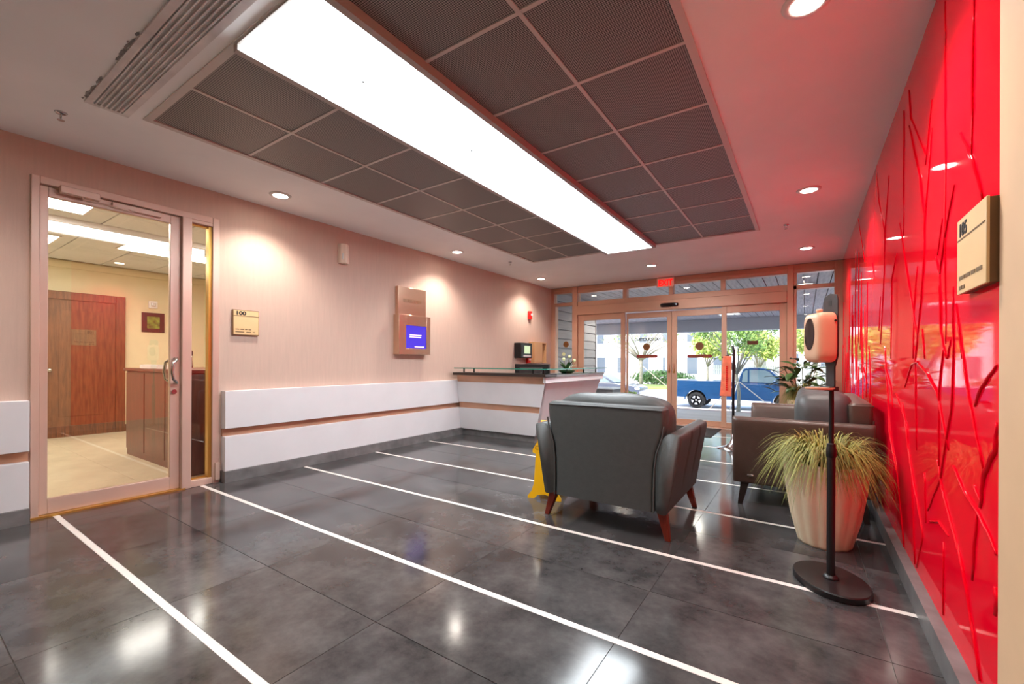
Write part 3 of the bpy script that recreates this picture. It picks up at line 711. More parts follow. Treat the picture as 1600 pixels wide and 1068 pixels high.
dd = struct('door_3', (0, YE, 0))
hd = obj('header_box', B().box(-3.985, -.25, -.10, .08, 2.135, 2.32), 'bronze', dd, bev=.006)
sn = obj('motion_sensor', B().puff((-2.10, -.115, 2.22), (.32, .05, .07), 6, 8), 'darkglass', dd, smooth=True)
def panel(x0, x1, gx0, gx1, y, nm, zt=2.135, gz=2.015):
    p_ = obj(nm, B().box(x0, gx0, y-.022, y+.022, .015, zt).box(gx1, x1, y-.022, y+.022, .015, zt).box(gx0, gx1, y-.022, y+.022, .015, .105).box(gx0, gx1, y-.022, y+.022, gz, zt), 'bronze', dd, bev=.003)
    obj('glass_pane', B().box(gx0, gx1, y-.003, y+.003, .105, gz), 'glass', p_)
    return p_
pA = panel(-3.985, -2.968, -3.855, -3.054, -.02, 'fixed_panel')
pB = panel(-2.962, -2.089, -2.93, -2.172, .045, 'sliding_panel', 2.12, 2.015)
pC = panel(-2.085, -1.19, -1.996, -1.228, .045, 'sliding_panel', 2.12, 2.012)
pD = panel(-1.225, -.25, -1.146, -.355, -.02, 'fixed_panel')
for p_, x in ((pB, -2.13), (pC, -2.045)):
    obj('lever_lock', B().box(x-.016, x+.016, .005, .023, .955, 1.03), 'gold', p_, bev=.003)
    obj('lever', B().tube([(x, .0, .99), (x, -.02, 1.0), (x+.004, -.022, 1.13)], .011, 8), 'bronze', p_)
def rod(p, r): return p
def decal_round(p_, x, z, r, m, y):
    o = obj('round_decal', B().disc((x, y, z), r, 'y', 28, .002), m, p_)
    obj('decal_print', B().box(x-r*.7, x+r*.7, y-.002, y-.001, z-r*.12, z+r*.16).box(x-r*.5, x+r*.5, y-.002, y-.001, z+r*.34, z+r*.46).box(x-r*.5, x+r*.5, y-.002, y-.001, z-r*.46, z-r*.34), 'decalbrown', o)
def decal_bar(p_, x0, x1, z, y):
    r = .03; pts = [(x0+r-r*math.sin(t*math.pi/8), z+r*math.cos(t*math.pi/8)) for t in range(9)] + [(x1-r+r*math.sin(t*math.pi/8), z-r*math.cos(t*math.pi/8)) for t in range(9)]
    o = obj('bar_decal', B().prism(pts, 'y', y-.001, y+.001), 'decalred', p_)
    b = B(); k = x0+.05
    while k < x1-.07:
        wd = .03+.02*((k*37) % 1); b.box(k, k+wd, y-.002, y-.001, z-.007, z+.007); k += wd+.012
    obj('decal_print', b, 'decalgold', o)
decal_round(pB, -2.565, 1.452, .07, 'decalgold', .038); decal_bar(pB, -2.76, -2.35, 1.268, .038)
decal_round(pC, -1.602, 1.452, .072, 'decalgold', .038); decal_bar(pC, -1.81, -1.39, 1.268, .038)
text('glass_lettering', 'NO SOLICITING', .082, 'blackink', pB, (-2.548, .036, 1.568), (R(90), 0, 0), .0008, 'CENTER', mirror=True, sx=.84, bold=.003)
obj('label_decal', B().box(-.825, -.665, -.026, -.025, 1.46, 1.525), 'decalbrown', pD)
decal_round(en, -4.285, 1.53, .065, 'decalgold', -.002)
obj('small_decal', B().disc((-4.34, -.002, 1.32), .04, 'y', 16, .002), 'palegreen', en)

xs_ = thing('exit_sign', 'lit red EXIT sign hung from the ceiling over the doors', 'sign', (-2.17, 8.33, CH))
obj('mount', B().box(-.12, .12, -.03, .03, -.02, 0), 'steel', xs_)
obj('panel', B().box(-.155, .155, -.008, .008, -.185, -.02), 'exitface', xs_, bev=.003)
text('lettering', 'EXIT', .155, 'exitred', xs_, (0, -.0095, -.158), (R(90), 0, 0), .001, 'CENTER', sx=.82, bold=.007)
tag(obj('floor_mat', B().box(-.95, .95, -.5, .5, 0, .008), 'mat', None, (-2.15, 7.75, 0), bev=.003), 'charcoal floor mat lying inside the sliding doors', 'mat')

# ------------------------------------------------------------------ seating
def cat(P, n=5):
    out = []
    for i in range(len(P)-1):
        p0, p1, p2, p3 = [Vector(P[max(0, min(len(P)-1, i+k))]) for k in (-1, 0, 1, 2)]
        for t in range(n):
            t /= n
            out.append(.5*((2*p1)+(p2-p0)*t+(2*p0-5*p1+4*p2-p3)*t*t+(3*p1-p0-3*p2+p3)*t**3))
    out.append(Vector(P[-1])); return out
def seat_unit(t, W, ncush, lea, cush, legm, pleats, crown, cd, dz):
    hw = W/2; x0 = hw-.16
    obj('base_frame', B().puff((0, .02, .275), (2*x0+.04, .82, .21), 14, 10), lea, t, smooth=True)
    prof = [(a_, z_+(dz if z_ > .4 else 0)) for a_, z_ in [(0, .19), (.0, .45), (.02, .58), (.045, .655), (.085, .692), (.13, .69), (.16, .665), (.137, .52), (.108, .36), (.082, .22), (.07, .175), (.03, .172)]]
    pts = cat([(a, c2, 0) for a, c2 in prof+[prof[0]]], 4)[:-1]
    cx, cz = .075, .43
    for sgn in (-1, 1):
        rs = []; N = 44
        for k in range(N+1):
            u = k/N; y = -.445+.9*u
            sc_ = 1.
            d0 = u*.9
            for d in (d0, (1-u)*.9):
                if d < (.05 if d is not d0 else .03): sc_ = min(sc_, (.86 if d is not d0 else .95)+(.14 if d is not d0 else .05)*math.sqrt(max(0, 1-(1-d/(.05 if d is not d0 else .03))**2)))
            ring = []
            for p in pts:
                px, pz = p.x, p.y
                if pleats and px > .09 and .2 < pz < .68:
                    pl = sum(math.exp(-((u-s0)/.022)**2) for s0 in (.36, .68))
                    px -= .011*min(1, pl)*min(1, (px-.09)/.03) 
                zz = cz+(pz-cz)*(.95+.05*sc_ if sc_ < 1 else 1)
                ring.append((sgn*(x0+cx+(px-cx)*sc_), y, zz))
            rs.append(ring)
        obj('arm', B().rings(rs), lea, t, smooth=True)
    # back shell
    prof2 = [(.175, .0), (.30, .0), (.45, .003), (.55, .015), (.66, .05), (.74, .065), (.80, .07), (.84, .068), (.856, .058)]
    rs = []
    for z, ww in prof2:
        hx = x0-.012+ww; ring = []; y0, y1 = -.447+.01*(z-.2), -.30; r = .03
        if z > .85: y0 += .012; y1 -= .02; hx -= .004
        for (qx, qy, a0) in ((hx-r, y1-r, 0), (-hx+r, y1-r, 90), (-hx+r, y0+r, 180), (hx-r, y0+r, 270)):
            for j in range(5):
                a = R(a0+j*22.5); ring.append((qx+r*math.cos(a), qy+r*math.sin(a), z))
        rs.append(ring)
    bk = obj('back', B().rings(rs), lea, t, smooth='auto')
    for sgn in (-1, 1):
        obj('piping', B().tube([(sgn*(x0-.008+ww), -.447+.01*(z-.2), z) for z, ww in prof2[:6]], .006, 6), lea, bk)
    obj('piping', B().tube([(-x0-.045, -.442, .838), (0, -.444, .842), (x0+.045, -.442, .838)], .004, 6), lea, bk)
    obj('piping', B().tube([(0, -.443, .842), (0, -.40, .857)], .003, 6), lea, bk)
    cw = 2*(x0+.055)/ncush
    for k in range(ncush):
        xc = -x0-.055+cw*(k+.5)
        def fn(q_):
            x, y, z = q_
            if z > 0: z = z*(1-crown*(x*x)-.03*math.cos(9*x)*0)
            z += .015*math.sin(7*x+2*y)*(1 if z > 0 else 0)
            y = y+.05*math.sin(5*x)*abs(z)*.6
            return (x, y, z)
        obj('back_cushion', B().puff((xc, -.34+cd/2, .662), (cw*1.02, cd, .52), 4.6, 16, fn), cush, t, smooth=True)
        cs = 2*x0/ncush
        obj('seat_cushion', B().puff((-x0+cs*(k+.5), .14, .43), (cs*.995, .60, .17), 5, 12), cush, t, smooth=True)
    for sx in (-1, 1):
        for sy in (-1, 1):
            a = (sx*(hw-.135), sy*.37-.0, .19); c2 = (sx*(hw-.085), sy*.405, 0)
            rs = []
            for (p, r) in ((a, .032), (c2, .017)):
                rs.append([(p[0]+r*ux, p[1]+r*uy, p[2]) for ux, uy in ((-1, -1), (1, -1), (1, 1), (-1, 1))])
            obj('leg', B().rings(rs), legm, t, bev=.004)
ac = thing('armchair', 'dark grey leather armchair with mahogany legs turned to the entrance', 'armchair', (-1.175, 3.30, 0))
seat_unit(ac, 1.06, 1, 'greyleather', 'greyleather', 'mahogany', True, .05, .27, 0.)
lv = thing('loveseat', 'brown leather loveseat with grey back cushions against the red panel', 'sofa', (-.035, 4.73, 0), R(90))
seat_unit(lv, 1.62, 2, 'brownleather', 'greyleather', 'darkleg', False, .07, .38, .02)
obj('badge', B().puff((-.742, .33, .245), (.012, .05, .018), 3, 5), 'silver', lv, smooth=True)

# ------------------------------------------------------------------ planters
def grass_tuft(n, r0, reach, hgt, droop, seed, xmax):
    rg = random.Random(seed); b = B()
    for k in range(n):
        a = rg.uniform(0, 2*math.pi); rr = r0*math.sqrt(rg.random()); L = rg.uniform(.55, 1.)
        cx, cy = rr*math.cos(a), rr*math.sin(a); a2 = a+rg.gauss(0, .35); up = hgt*rg.uniform(.6, 1.1)*(1.15-.5*L*rg.random())
        out = reach*L*rg.uniform(.75, 1.05)-rr*.5; dr_ = droop*rg.uniform(.4, 1.2)*L
        wv = rg.uniform(.0022, .0045); px, py = -math.sin(a2)*wv, math.cos(a2)*wv
        i = len(b.v); S_ = 7; tw = rg.uniform(-.03, .03)
        for j in range(S_+1):
            t = j/S_; x = cx+math.cos(a2)*out*t**1.15-math.sin(a2)*tw*t; y = cy+math.sin(a2)*out*t**1.15+math.cos(a2)*tw*t
            z = up*math.sin(min(1, t*1.25)*math.pi*.5)*(1) - dr_*max(0, t-.3)**1.7*2.2
            f = (1-t)**.6+.08; x = min(x, xmax-.05*rr-.004*(k % 7)) if x > xmax-.03 else x
            b.v += [(x-px*f, y-py*f, z), (x+px*f, y+py*f, z)]
        for j in range(S_): q0 = i+2*j; b.f.append((q0, q0+1, q0+3, q0+2))
    return b
def planter(loc, label, ph, rt, rb, grass_args, nf=14):
    t = thing('planter', label, 'planter', loc)
    obj('pot', B().lathe([(rb*.6, .0), (rb*.96, .0), (rb, .015), (rb+(rt-rb)*.50, ph*.35), (rb+(rt-rb)*.86, ph*.72), (rt, ph*.97), (rt*.985, ph), (rt*.86, ph), (rt*.82, ph-.04), (.0, ph-.045)], nf*8, flute=.045, nf=nf), 'terracotta', t, smooth=True)
    obj('soil', B().cyl((0, 0), rt*.84, ph-.05, ph-.035, 24), 'soil', t)
    g = obj('grass_tuft', grass_tuft(*grass_args), 'grass', t, (0, 0, ph-.04), smooth=True); g['kind'] = 'stuff'
    return t
planter((.105, 3.44, 0), 'fluted cream planter of drooping grass beside the sanitizer stand', .52, .228, .145, (1150, .12, .40, .23, .27, 3, .345))
p2 = planter((.03, 7.55, 0), 'fluted cream planter with grass and dark leafy shrub by the entrance', .62, .25, .14, (1100, .14, .42, .30, .30, 5, .41))
lf0 = None; rg = random.Random(11)
for k in range(90):
    a = rg.uniform(0, 2*math.pi); hh = rg.uniform(.12, .56); rr = rg.uniform(.05, .34)
    if lf0 is None: lf0 = o = obj('leaf', leaf_mesh(.17, .07, .05), 'leaf', p2, smooth=True)
    else: o = sub('leaf', lf0, p2, (0, 0, 0))
    o.location = (-.10+rr*math.cos(a)*.9, rr*math.sin(a)*.9, .60+hh*(1.1-.6*rr)); o.rotation_euler = (rg.uniform(-.5, .6), rg.uniform(-.3, .3), a-math.pi/2); o.scale = (rg.uniform(.8, 1.4),)*3
for k in range(9):
    a = k*.7; obj('stem', B().tube([(-.03+.03*math.cos(a), .03*math.sin(a), .57), (-.08+.1*math.cos(a), .1*math.sin(a), .80), (-.10+.2*math.cos(a), .2*math.sin(a), 1.08)], .005, 5), 'stem', p2)

# ------------------------------------------------------------------ sanitizer stand
ang = math.atan2(-.46, -.886)     # direction the dispenser faces
ss = thing('sanitizer_stand', 'black floor stand with oval base and cream sanitizer dispenser', 'sanitizer stand', (.113, 2.81, 0), ang)
b = B(); b.rings([[(.155*k*math.cos(t), .205*k*math.sin(t), z) for t in [2*math.pi*j/40 for j in range(40)]] for z, k in ((0, .98), (.004, 1), (.028, 1), (.034, .975))])
obj('base_plate', b, 'black', ss, smooth='auto')
obj('base_collar', B().lathe([(.036, .033), (.034, .04), (.024, .052), (.0, .053)], 24), 'black', ss, smooth=True)
obj('lower_pole', B().cyl((0, 0), .0185, .033, .70, 20), 'black', ss, smooth='auto')
obj('clamp_collar', B().lathe([(.019, .66), (.0225, .665), (.0225, .705), (.019, .715), (.019, .73), (.012, .735)], 20), 'black', ss, smooth='auto')
obj('upper_pole', B().cyl((0, 0), .0115, .70, 1.03, 16), 'black', ss, smooth='auto')
poly = [(-.036, 1.02), (.036, 1.02), (.036, 1.13), (.062, 1.19), (.062, 1.47), (.05, 1.50), (.0, 1.512), (-.05, 1.50), (-.062, 1.47), (-.062, 1.19), (-.036, 1.13)]
bp = obj('back_plate', B().prism(poly, 'x', .0, .008), 'darkplate', ss, bev=.002)
obj('plate_slot', B().box(.008, .0085, -.014, .014, 1.445, 1.475), 'black', bp)
def fdisp(q_):
    x, y, z = q_
    if x > 0: y *= 1-.12*x*x; z *= 1-.08*x*x
    return (x, y, z)
ds = obj('dispenser', B().puff((.058, 0, 1.283), (.10, .15, .258), 7, 14, fdisp), 'cream', ss, smooth=True)
obj('window', B().rings([[(.1085+dx, .046*k*math.cos(t), 1.30+.085*k*math.sin(t)) for t in [2*math.pi*j/28 for j in range(28)]] for dx, k in ((-.012, 1), (.0015, .97), (.002, .9))]), 'darkglass', ds, smooth='auto')
obj('lock_button', B().disc((.025, .0745, 1.365), .006, 'y', 12, .004), 'black', ds)
obj('refill_knob', B().lathe([(.012, 1.405), (.012, 1.417), (.016, 1.42), (.015, 1.43), (.0, 1.432)], 16, (.06, 0)), 'cream', ds, smooth=True)
tr = obj('drip_tray', B().rings([[(.05+.075*k*math.cos(t), .05*k*math.sin(t), z) for t in [2*math.pi*j/28 for j in range(28)]] for z, k in ((1.012, .9), (1.018, 1), (1.024, 1))]), 'cream', ss, smooth='auto')
obj('tray_bracket', B().box(-.014, .035, -.04, .04, 1.008, 1.03), 'darkplate', ss, bev=.003)

# ------------------------------------------------------------------ wet floor sign
ws = thing('wet_floor_sign', 'yellow plastic wet floor sign standing behind the grey armchair', 'floor sign', (-1.835, 3.30, 0), R(12))
half = [(.03, .64), (.075, .625), (.085, .56), (.09, .46), (.125, .40), (.125, .375), (.095, .36), (.098, .12), (.115, .06), (.145, .018), (.145, 0), (.09, 0), (.06, .03), (0, .04)]
poly = [(x, z) for x, z in half] + [(-x, z) for x, z in reversed(half[:-1])]
for sgn in (-1, 1):
    b = B(); n = len(poly); i = len(b.v)
    f = [(x, sgn*(.11*(1-z/.64)+.006), z) for x, z in poly]; g = [(x, sgn*(.11*(1-z/.64)+.006)+sgn*.014, z) for x, z in poly]
    b.v = f+g; b.f = [tuple(range(n)), tuple(range(2*n-1, n-1, -1))]+[(j, (j+1) % n, n+(j+1) % n, n+j) for j in range(n)]
    pn = obj('panel', b, 'yellow', ws)
    if sgn < 0:
        text('lettering', 'CAUTION', .05, 'blackink', pn, (0, -.0705, .40), (R(90-9.7), 0, 0), .001, 'CENTER', sx=.9)
obj('hinge', B().tube([(-.07, 0, .632), (.07, 0, .632)], .012, 8), 'yellow', ws)

# ------------------------------------------------------------------ umbrella bag stand
us = thing('umbrella_bag_stand', 'black pole stand on chrome trumpet base holding orange umbrella bags', 'stand', (-.80, 6.50, 0))
obj('trumpet_base', B().lathe([(.2, 0), (.2, .006), (.15, .014), (.09, .035), (.045, .08), (.025, .14), (.016, .2), (.0, .2)], 32), 'silver', us, smooth=True)
obj('pole', B().tube([(0, 0, .19), (0, 0, .95), (.005, 0, 1.30), (-.01, 0, 1.38)], .017, 12), 'black', us, smooth=True)
obj('hanger', B().tube([(0, 0, 1.26), (-.06, -.02, 1.25), (-.14, -.03, 1.22)], .009, 8), 'black', us)
bg_ = obj('bag_pack', B().hexa([(-.16, -.055, .70), (-.02, -.03, .70), (-.02, .0, .70), (-.16, -.02, .70), (-.12, -.05, 1.24), (-.02, -.03, 1.24), (-.02, .0, 1.24), (-.12, -.02, 1.24)]), 'orange', us, bev=.006)
b = B()
for k in range(12): b.box(-.085, -.065, -.049, -.044, .78+.028*k, .80+.028*k)
obj('bag_print', b, 'redalarm', bg_)

# ------------------------------------------------------------------ outside: porch, canopy, siding
GZ = -.95
S(obj('floor_porch', B().box(-12, 10, YE, 11.4, -.3, -.004), 'paving'))
S(obj('floor_ramp', B().hexa([(-12, 11.4, -2), (10, 11.4, -2), (10, 18.2, -2), (-12, 18.2, -2), (-12, 11.4, -.004), (10, 11.4, -.004), (10, 18.2, GZ), (-12, 18.2, GZ)]), 'paving'))
S(obj('floor_sidewalk', B().box(-60, 60, 18.2, 20.6, -2, GZ), 'concrete'))
S(obj('trim_kerb', B().box(-60, 60, 20.6, 20.8, -2, GZ+.02), 'brickred'))
S(obj('floor_road', B().box(-90, 90, 20.8, 35.2, -2, GZ-.03), 'road'))
S(obj('floor_verge', B().box(-90, 90, 35.2, 41, -2, GZ+.05), 'lawn'))
S(obj('floor_far_ground', B().box(-140, 140, 41, 160, -2, GZ+.04), 'concrete'))
SZ = 2.74
cn = S(obj('ceiling_canopy', B().box(-9, 3.6, YE+.08, 17.35, SZ+.06, SZ+1.2), 'plank'))
obj('fascia_beam', B().box(-9, 3.6, 17.35, 17.6, 2.30, SZ+1.2), 'fascia', cn)
pk = None
for k in range(46):
    x = -8.2+.215*k
    if pk is None: pk = obj('soffit_plank', B().box(.009, .206, 0, 8.8, 0, .06), 'plank', cn, (x, YE+.09, SZ))
    else: sub('soffit_plank', pk, cn, (x, YE+.09, SZ))
for (x, y, lb) in ((-3.8, 10.7, 'round canopy lamp outside by the grey siding'), (-2.05, 10.7, 'round canopy lamp outside the middle of the doors'), (.0, 10.7, 'round canopy lamp outside the right sidelight')):
    t = thing('canopy_lamp', lb, 'light', (x, y, SZ), 0, 'canopy lamps')
    obj('rim', B().lathe([(.13, 0), (.2, -.01), (.2, -.07), (.17, -.075), (.13, -.03)], 28), 'black', t, smooth='auto')
    obj('lens', B().cyl((0, 0), .15, -.045, -.0, 24), 'lamp', t)
    ld = bpy.data.lights.new('canopy_beam', 'SPOT'); ld.energy = 38; ld.spot_size = R(150); ld.spot_blend = .6; ld.shadow_soft_size = .12; ld.color = (1, .96, .9)
    lo = bpy.data.objects.new('canopy_beam', ld); COL.objects.link(lo); lo.parent = t; lo.location = (0, 0, -.09)
SE = 10.85
sw = S(obj('wall_siding', B().box(-4.95, -4.68, YE+.09, SE, 0, SZ), 'siding'))
for k in range(13):
    z = .01+.21*k
    obj('siding_board', B().hexa([(-4.68, YE+.09, z), (-4.632, YE+.09, z), (-4.632, SE, z), (-4.68, SE, z), (-4.68, YE+.09, z+.19), (-4.645, YE+.09, z+.19), (-4.645, SE, z+.19), (-4.68, SE, z+.19)]), 'siding', sw)
obj('corner_board', B().box(-4.97, -4.62, SE, SE+.03, 0, SZ), 'siding', sw)
S(obj('wall_outer_right', B().box(.62, 4.5, YE-.1, YE+.1, 0, SZ), 'siding')); S(obj('wall_outer_left', B().box(-14, -4.95, YE-.1, YE+.1, 0, SZ), 'siding'))
S(obj('wall_building_mass', B().box(-14, 12, YE-.1, YE+.08, SZ, 12), 'bldgrey'))
# low planter wall and shrubs on the ramp
pw = thing('planter_wall', 'low grey planter wall outside beyond the siding', 'planter', (-5.2, 12.4, -.3))
obj('wall', B().box(-.6, .6, -.4, .4, -.3, .66), 'wick', pw, bev=.01); obj('cap', B().box(-.62, .62, -.42, .42, .66, .70), 'fascia', pw, bev=.005)
def leaf_cloud(n, c, r, seed, sz, shell=.5):
    rg = random.Random(seed); b = B()
    for k in range(n):
        d = Vector((rg.gauss(0, 1), rg.gauss(0, 1), rg.gauss(0, 1))).normalized()*(shell+(1-shell)*rg.random())
        p = Vector((c[0]+d.x*r[0], c[1]+d.y*r[1], c[2]+d.z*r[2]))
        u = Vector((rg.gauss(0, 1), rg.gauss(0, 1), rg.gauss(0, 1))).normalized(); v = u.orthogonal().normalized()*sz*rg.uniform(.3, .6); u = u*sz*rg.uniform(.6, 1.2)
        i = len(b.v); b.v += [tuple(p-u), tuple(p+v), tuple(p+u), tuple(p-v)]; b.f.append((i, i+1, i+2, i+3))
    return b
def shrub(loc, r, label, n, sz, m, seed):
    t = thing('shrub', label, 'shrub', loc)
    g = obj('foliage', leaf_cloud(n, (0, 0, r[2]), r, seed, sz), m, t); g['kind'] = 'stuff'
    for k in range(4): obj('stem', B().tube([(.03*k-.05, 0, -.05), (.15*math.cos(k*1.6)*r[0]/.4, .15*math.sin(k*1.6), r[2])], .012, 5), 'stem', t)
shrub((-4.75, 14.0, -.37), (.42, .4, .28), 'round bright green shrub outside low beside the ramp', 700, .06, 'palmleaf', 1)
shrub((-4.28, 12.6, -.14), (.26, .26, .22), 'small green shrub growing beside the low grey planter wall', 400, .05, 'leafy', 2)

# ------------------------------------------------------------------ street trees
def tree(loc, label, hgt, r, m, seed, n, sz, lean=0., tr_=.1, stakes=False, bare=False, cl_=.32):
    rg = random.Random(seed); t = thing('tree', label, 'tree', loc, 0, 'street trees')
    fork = hgt*.34
    obj('trunk', B().tube([(0, 0, -.1), (.03, 0, fork*.5), (lean*.3, 0, fork)], [tr_, tr_*.85, tr_*.8], 10), 'bark', t, smooth=True)
    tips = []
    for k in range(9 if not bare else 14):
        a = k*2.4+rg.uniform(-.3, .3); rr = r*rg.uniform(.45, .95); top = fork+(hgt-fork)*rg.uniform(.35, .9)
        m1 = (lean*.3+math.cos(a)*rr*.35, math.sin(a)*rr*.35, fork+(top-fork)*.45); m2 = (lean+math.cos(a)*rr, math.sin(a)*rr, top)
        obj('branch', B().tube([(lean*.3, 0, fork-.05), m1, m2], [tr_*.5, tr_*.3, tr_*.1], 6), 'bark', t, smooth=True)
        tips.append((m1, m2))
        for j in range(4 if bare else 2):
            f = rg.uniform(.3, .9); p = Vector(m1).lerp(Vector(m2), f); e2 = p+Vector((rg.uniform(-.5, .5)*r*.5, rg.uniform(-.5, .5)*r*.5, rg.uniform(.1, .4)*r))
            obj('twig', B().tube([p, e2], [tr_*.2, tr_*.06], 5), 'bark', t); tips.append((p, e2))
    b = B()
    for m1, m2 in tips:
        c2 = Vector(m1).lerp(Vector(m2), .85)
        s2_ = leaf_cloud(n//len(tips), c2, (r*cl_, r*cl_, r*cl_*.8), rg.randint(0, 9999), sz, .1)
        o_ = len(b.v); b.v += s2_.v; b.f += [tuple(i+o_ for i in f) for f in s2_.f]
    if b.v: g = obj('foliage', b, m, t); g['kind'] = 'stuff'
    if stakes:
        for k in range(3):
            a = k*2.1+.4; obj('stake', B().tube([(math.cos(a)*stakes, math.sin(a)*stakes, 0), (math.cos(a)*.05, math.sin(a)*.05, fork*.8)], .02 if hgt < 5 else .03, 6), 'tannet', t)
tree((-2.30, 20.15, GZ), 'young leafy street tree with staked trunk in front of the blue truck', 4.8, 2.0, 'leafy', 6, 3000, .075, -.25, .085, 1.6, False, .26)
tree((-11.9, 37.8, GZ), 'nearly bare spreading tree with stakes across the road', 6.8, 4.2, 'leafy', 8, 500, .1, 0, .17, 2.2, True)
for k, (x, y, hh, r, sd_) in enumerate(((-6.6, 38.2, 5.2, 1.7, 12), (-3.0, 38.6, 4.6, 1.6, 13), (.6, 38.2, 5.4, 1.7, 15), (4.3, 38.6, 5., 1.7, 16), (8.2, 38, 5, 1.7, 17))):
    tree((x, y, GZ), ['yellow green tree behind the lever locks of the sliding doors', 'yellow green tree above the bed of the blue truck', 'yellow green staked tree above the truck cab', 'yellow green tree seen over the truck bonnet', 'yellow green tree seen through the right sidelight'][k], hh, r, 'palmleaf', sd_, 2600, .15, 0, .10, 1.4 if k in (1, 2) else False, False, .5)
shrub((-11, 41.2, GZ), (3.0, .5, .7), 'long clipped hedge behind the bare tree', 3000, .12, 'hedge', 21)
shrub((-25, 38.0, GZ), (3.0, 1.0, 1.6), 'dark green hedge beside the white building corner', 2600, .16, 'hedge', 22)
# fence
fn_ = thing('picket_fence', 'pale grey picket fence behind the blue truck', 'fence', (0, 40.6, GZ))
b = B()
for k in range(190): b.box(-6.5+.16*k, -6.5+.16*k+.11, -.02, .02, 0, 1.9)
o = obj('pickets', b, 'fence', fn_); o['kind'] = 'stuff'
obj('rail', B().box(-6.6, 24, .02, .06, .4, .5), 'fence', fn_); obj('rail', B().box(-6.6, 24, .02, .06, 1.5, 1.6), 'fence', fn_)
# buildings
def building(x0, x1, y, hgt, label, wins, m='bldwhite', depth=12):
    t = thing('building', label, 'building', (x0, y, GZ))
    obj('wall', B().box(0, x1-x0, 0, depth, 0, hgt), m, t)
    obj('parapet', B().box(-.15, x1-x0+.15, -.15, depth, hgt, hgt+.4), m, t)
    for (a, c2, z0, z1) in wins:
        wn = obj('window', B().box(a-.06, c2+.06, -.05, 0, z0-.06, z1+.06), 'bldgrey', t); obj('pane', B().box(a, c2, -.07, -.05, z0, z1), 'bldglass', wn)
building(-20.4, -5.0, 46, 6.2, 'white building with dark windows behind the bare tree', [(1+2.4*k, 1.9+2.4*k, 1., 2.6) for k in range(6)] + [(1.0+2.4*k, 1.7+2.4*k, 4.2, 5.2) for k in range(6)])
building(-4.0, 26., 62, 8.5, 'white two storey building behind the yellow green trees', [(1.5+4*k, 3.3+4*k, 5.2, 6.6) for k in range(7)] + [(1.5+4*k, 3.3+4*k, 1.6, 3.2) for k in range(7)])
building(-34, -21.8, 42.5, 5.6, 'grey fronted building with white corner beyond the siding', [(.8+2.2*k, 2.4+2.2*k, .6, 2.6) for k in range(5)], 'bldgrey')
t = thing('entrance_portal', 'tall white portal column of the building beyond the siding', 'column', (-20.6, 40.8, GZ))
obj('column', B().box(-.9, .5, -.6, .6, 0, 5.4), 'bldwhite', t); obj('lintel', B().box(-5.2, .7, -.7, .7, 4.6, 5.4), 'bldwhite', t)
t = thing('sign_post', 'thin grey street sign post with plate across from the truck', 'sign post', (-5.05, 20.3, GZ))
obj('post', B().cyl((0, 0), .035, 0, 2.9, 10), 'steel', t); obj('plate', B().box(-.22, .22, -.02, .0, 1.75, 2.35), 'fascia', t, bev=.01)

# ------------------------------------------------------------------ vehicles
def wheel(par, x, y, r, wd, sgn):
    w_ = obj('wheel', B().rings([[(x+r*k*math.cos(t), y+dy, r+r*k*math.sin(t)) for t in [2*math.pi*j/32 for j in range(32)]] for dy, k in ((0, .9), (sgn*.02, 1), (sgn*(wd-.03), 1), (sgn*wd, .9), (sgn*wd, .68))]), 'tyre', par, smooth='auto')
    rm = obj('rim', B().rings([[(x+r*k*math.cos(t), y+dy, r+r*k*math.sin(t)) for t in [2*math.pi*j/32 for j in range(32)]] for dy, k in ((-.012*sgn, .66), (-.012*sgn, .56), (.0*sgn, .52))]), 'alloy', w_, smooth='auto')
    obj('rim_well', B().disc((x, y+.035*sgn, r), r*.6, 'y', 28, .02), 'tyre', w_)
    b = B()
    for k in range(5):
        a = k*2*math.pi/5+.3; ca, sa = math.cos(a), math.sin(a); px, pz = -sa, ca
        b.prism([(x+ca*r*.1+px*r*.16, r+sa*r*.1+pz*r*.16), (x+ca*r*.1-px*r*.16, r+sa*r*.1-pz*r*.16), (x+ca*r*.6-px*r*.1, r+sa*r*.6-pz*r*.1), (x+ca*r*.6+px*r*.1, r+sa*r*.6+pz*r*.1)], 'y', y-.012*sgn, y+.02*sgn)
    obj('spokes', b, 'alloy', w_)
def arch(xc, r, z0, n=14):
    return [(xc+r*math.cos(math.pi-math.pi*j/n), z0+r*math.sin(math.pi-math.pi*j/n)) for j in range(n+1)]
tk = thing('pickup_truck', 'dark blue pickup truck parked on the road outside', 'truck', (-4.25, 21.75, GZ-.03))
wr_ = .375; yw = 1.86; ax2 = 3.55
low = [(-1.15, .52), (-.47, .5)] + arch(0, .47, wr_+.02)[1:-1] + [(.47, .46), (ax2-.47, .46)] + arch(ax2, .47, wr_+.02)[1:-1] + [(ax2+.47, .5), (4.55, .48)]
body = low + [(4.6, .75), (4.52, 1.0), (4.25, 1.10), (3.35, 1.20), (1.72, 1.22), (1.72, 1.28), (-1.12, 1.30), (-1.17, .9)]
bd = obj('body', B().prism(body, 'y', 0, yw), 'truckblue', tk, bev=.02)
cab = [(1.76, 1.2), (1.80, 1.50), (1.95, 1.86), (2.15, 1.93), (2.75, 1.91), (3.0, 1.80), (3.62, 1.2)]
cb = obj('cab', B().prism(cab, 'y', .1, yw-.1), 'truckblue', tk, bev=.03)
for poly in ([(1.90, 1.27), (1.96, 1.70), (2.06, 1.80), (2.13, 1.80), (2.13, 1.27)], [(2.2, 1.27), (2.2, 1.82), (2.78, 1.81), (2.96, 1.73), (3.38, 1.27)]):
    obj('side_window', B().prism(poly, 'y', .085, .11), 'autoglass', cb)
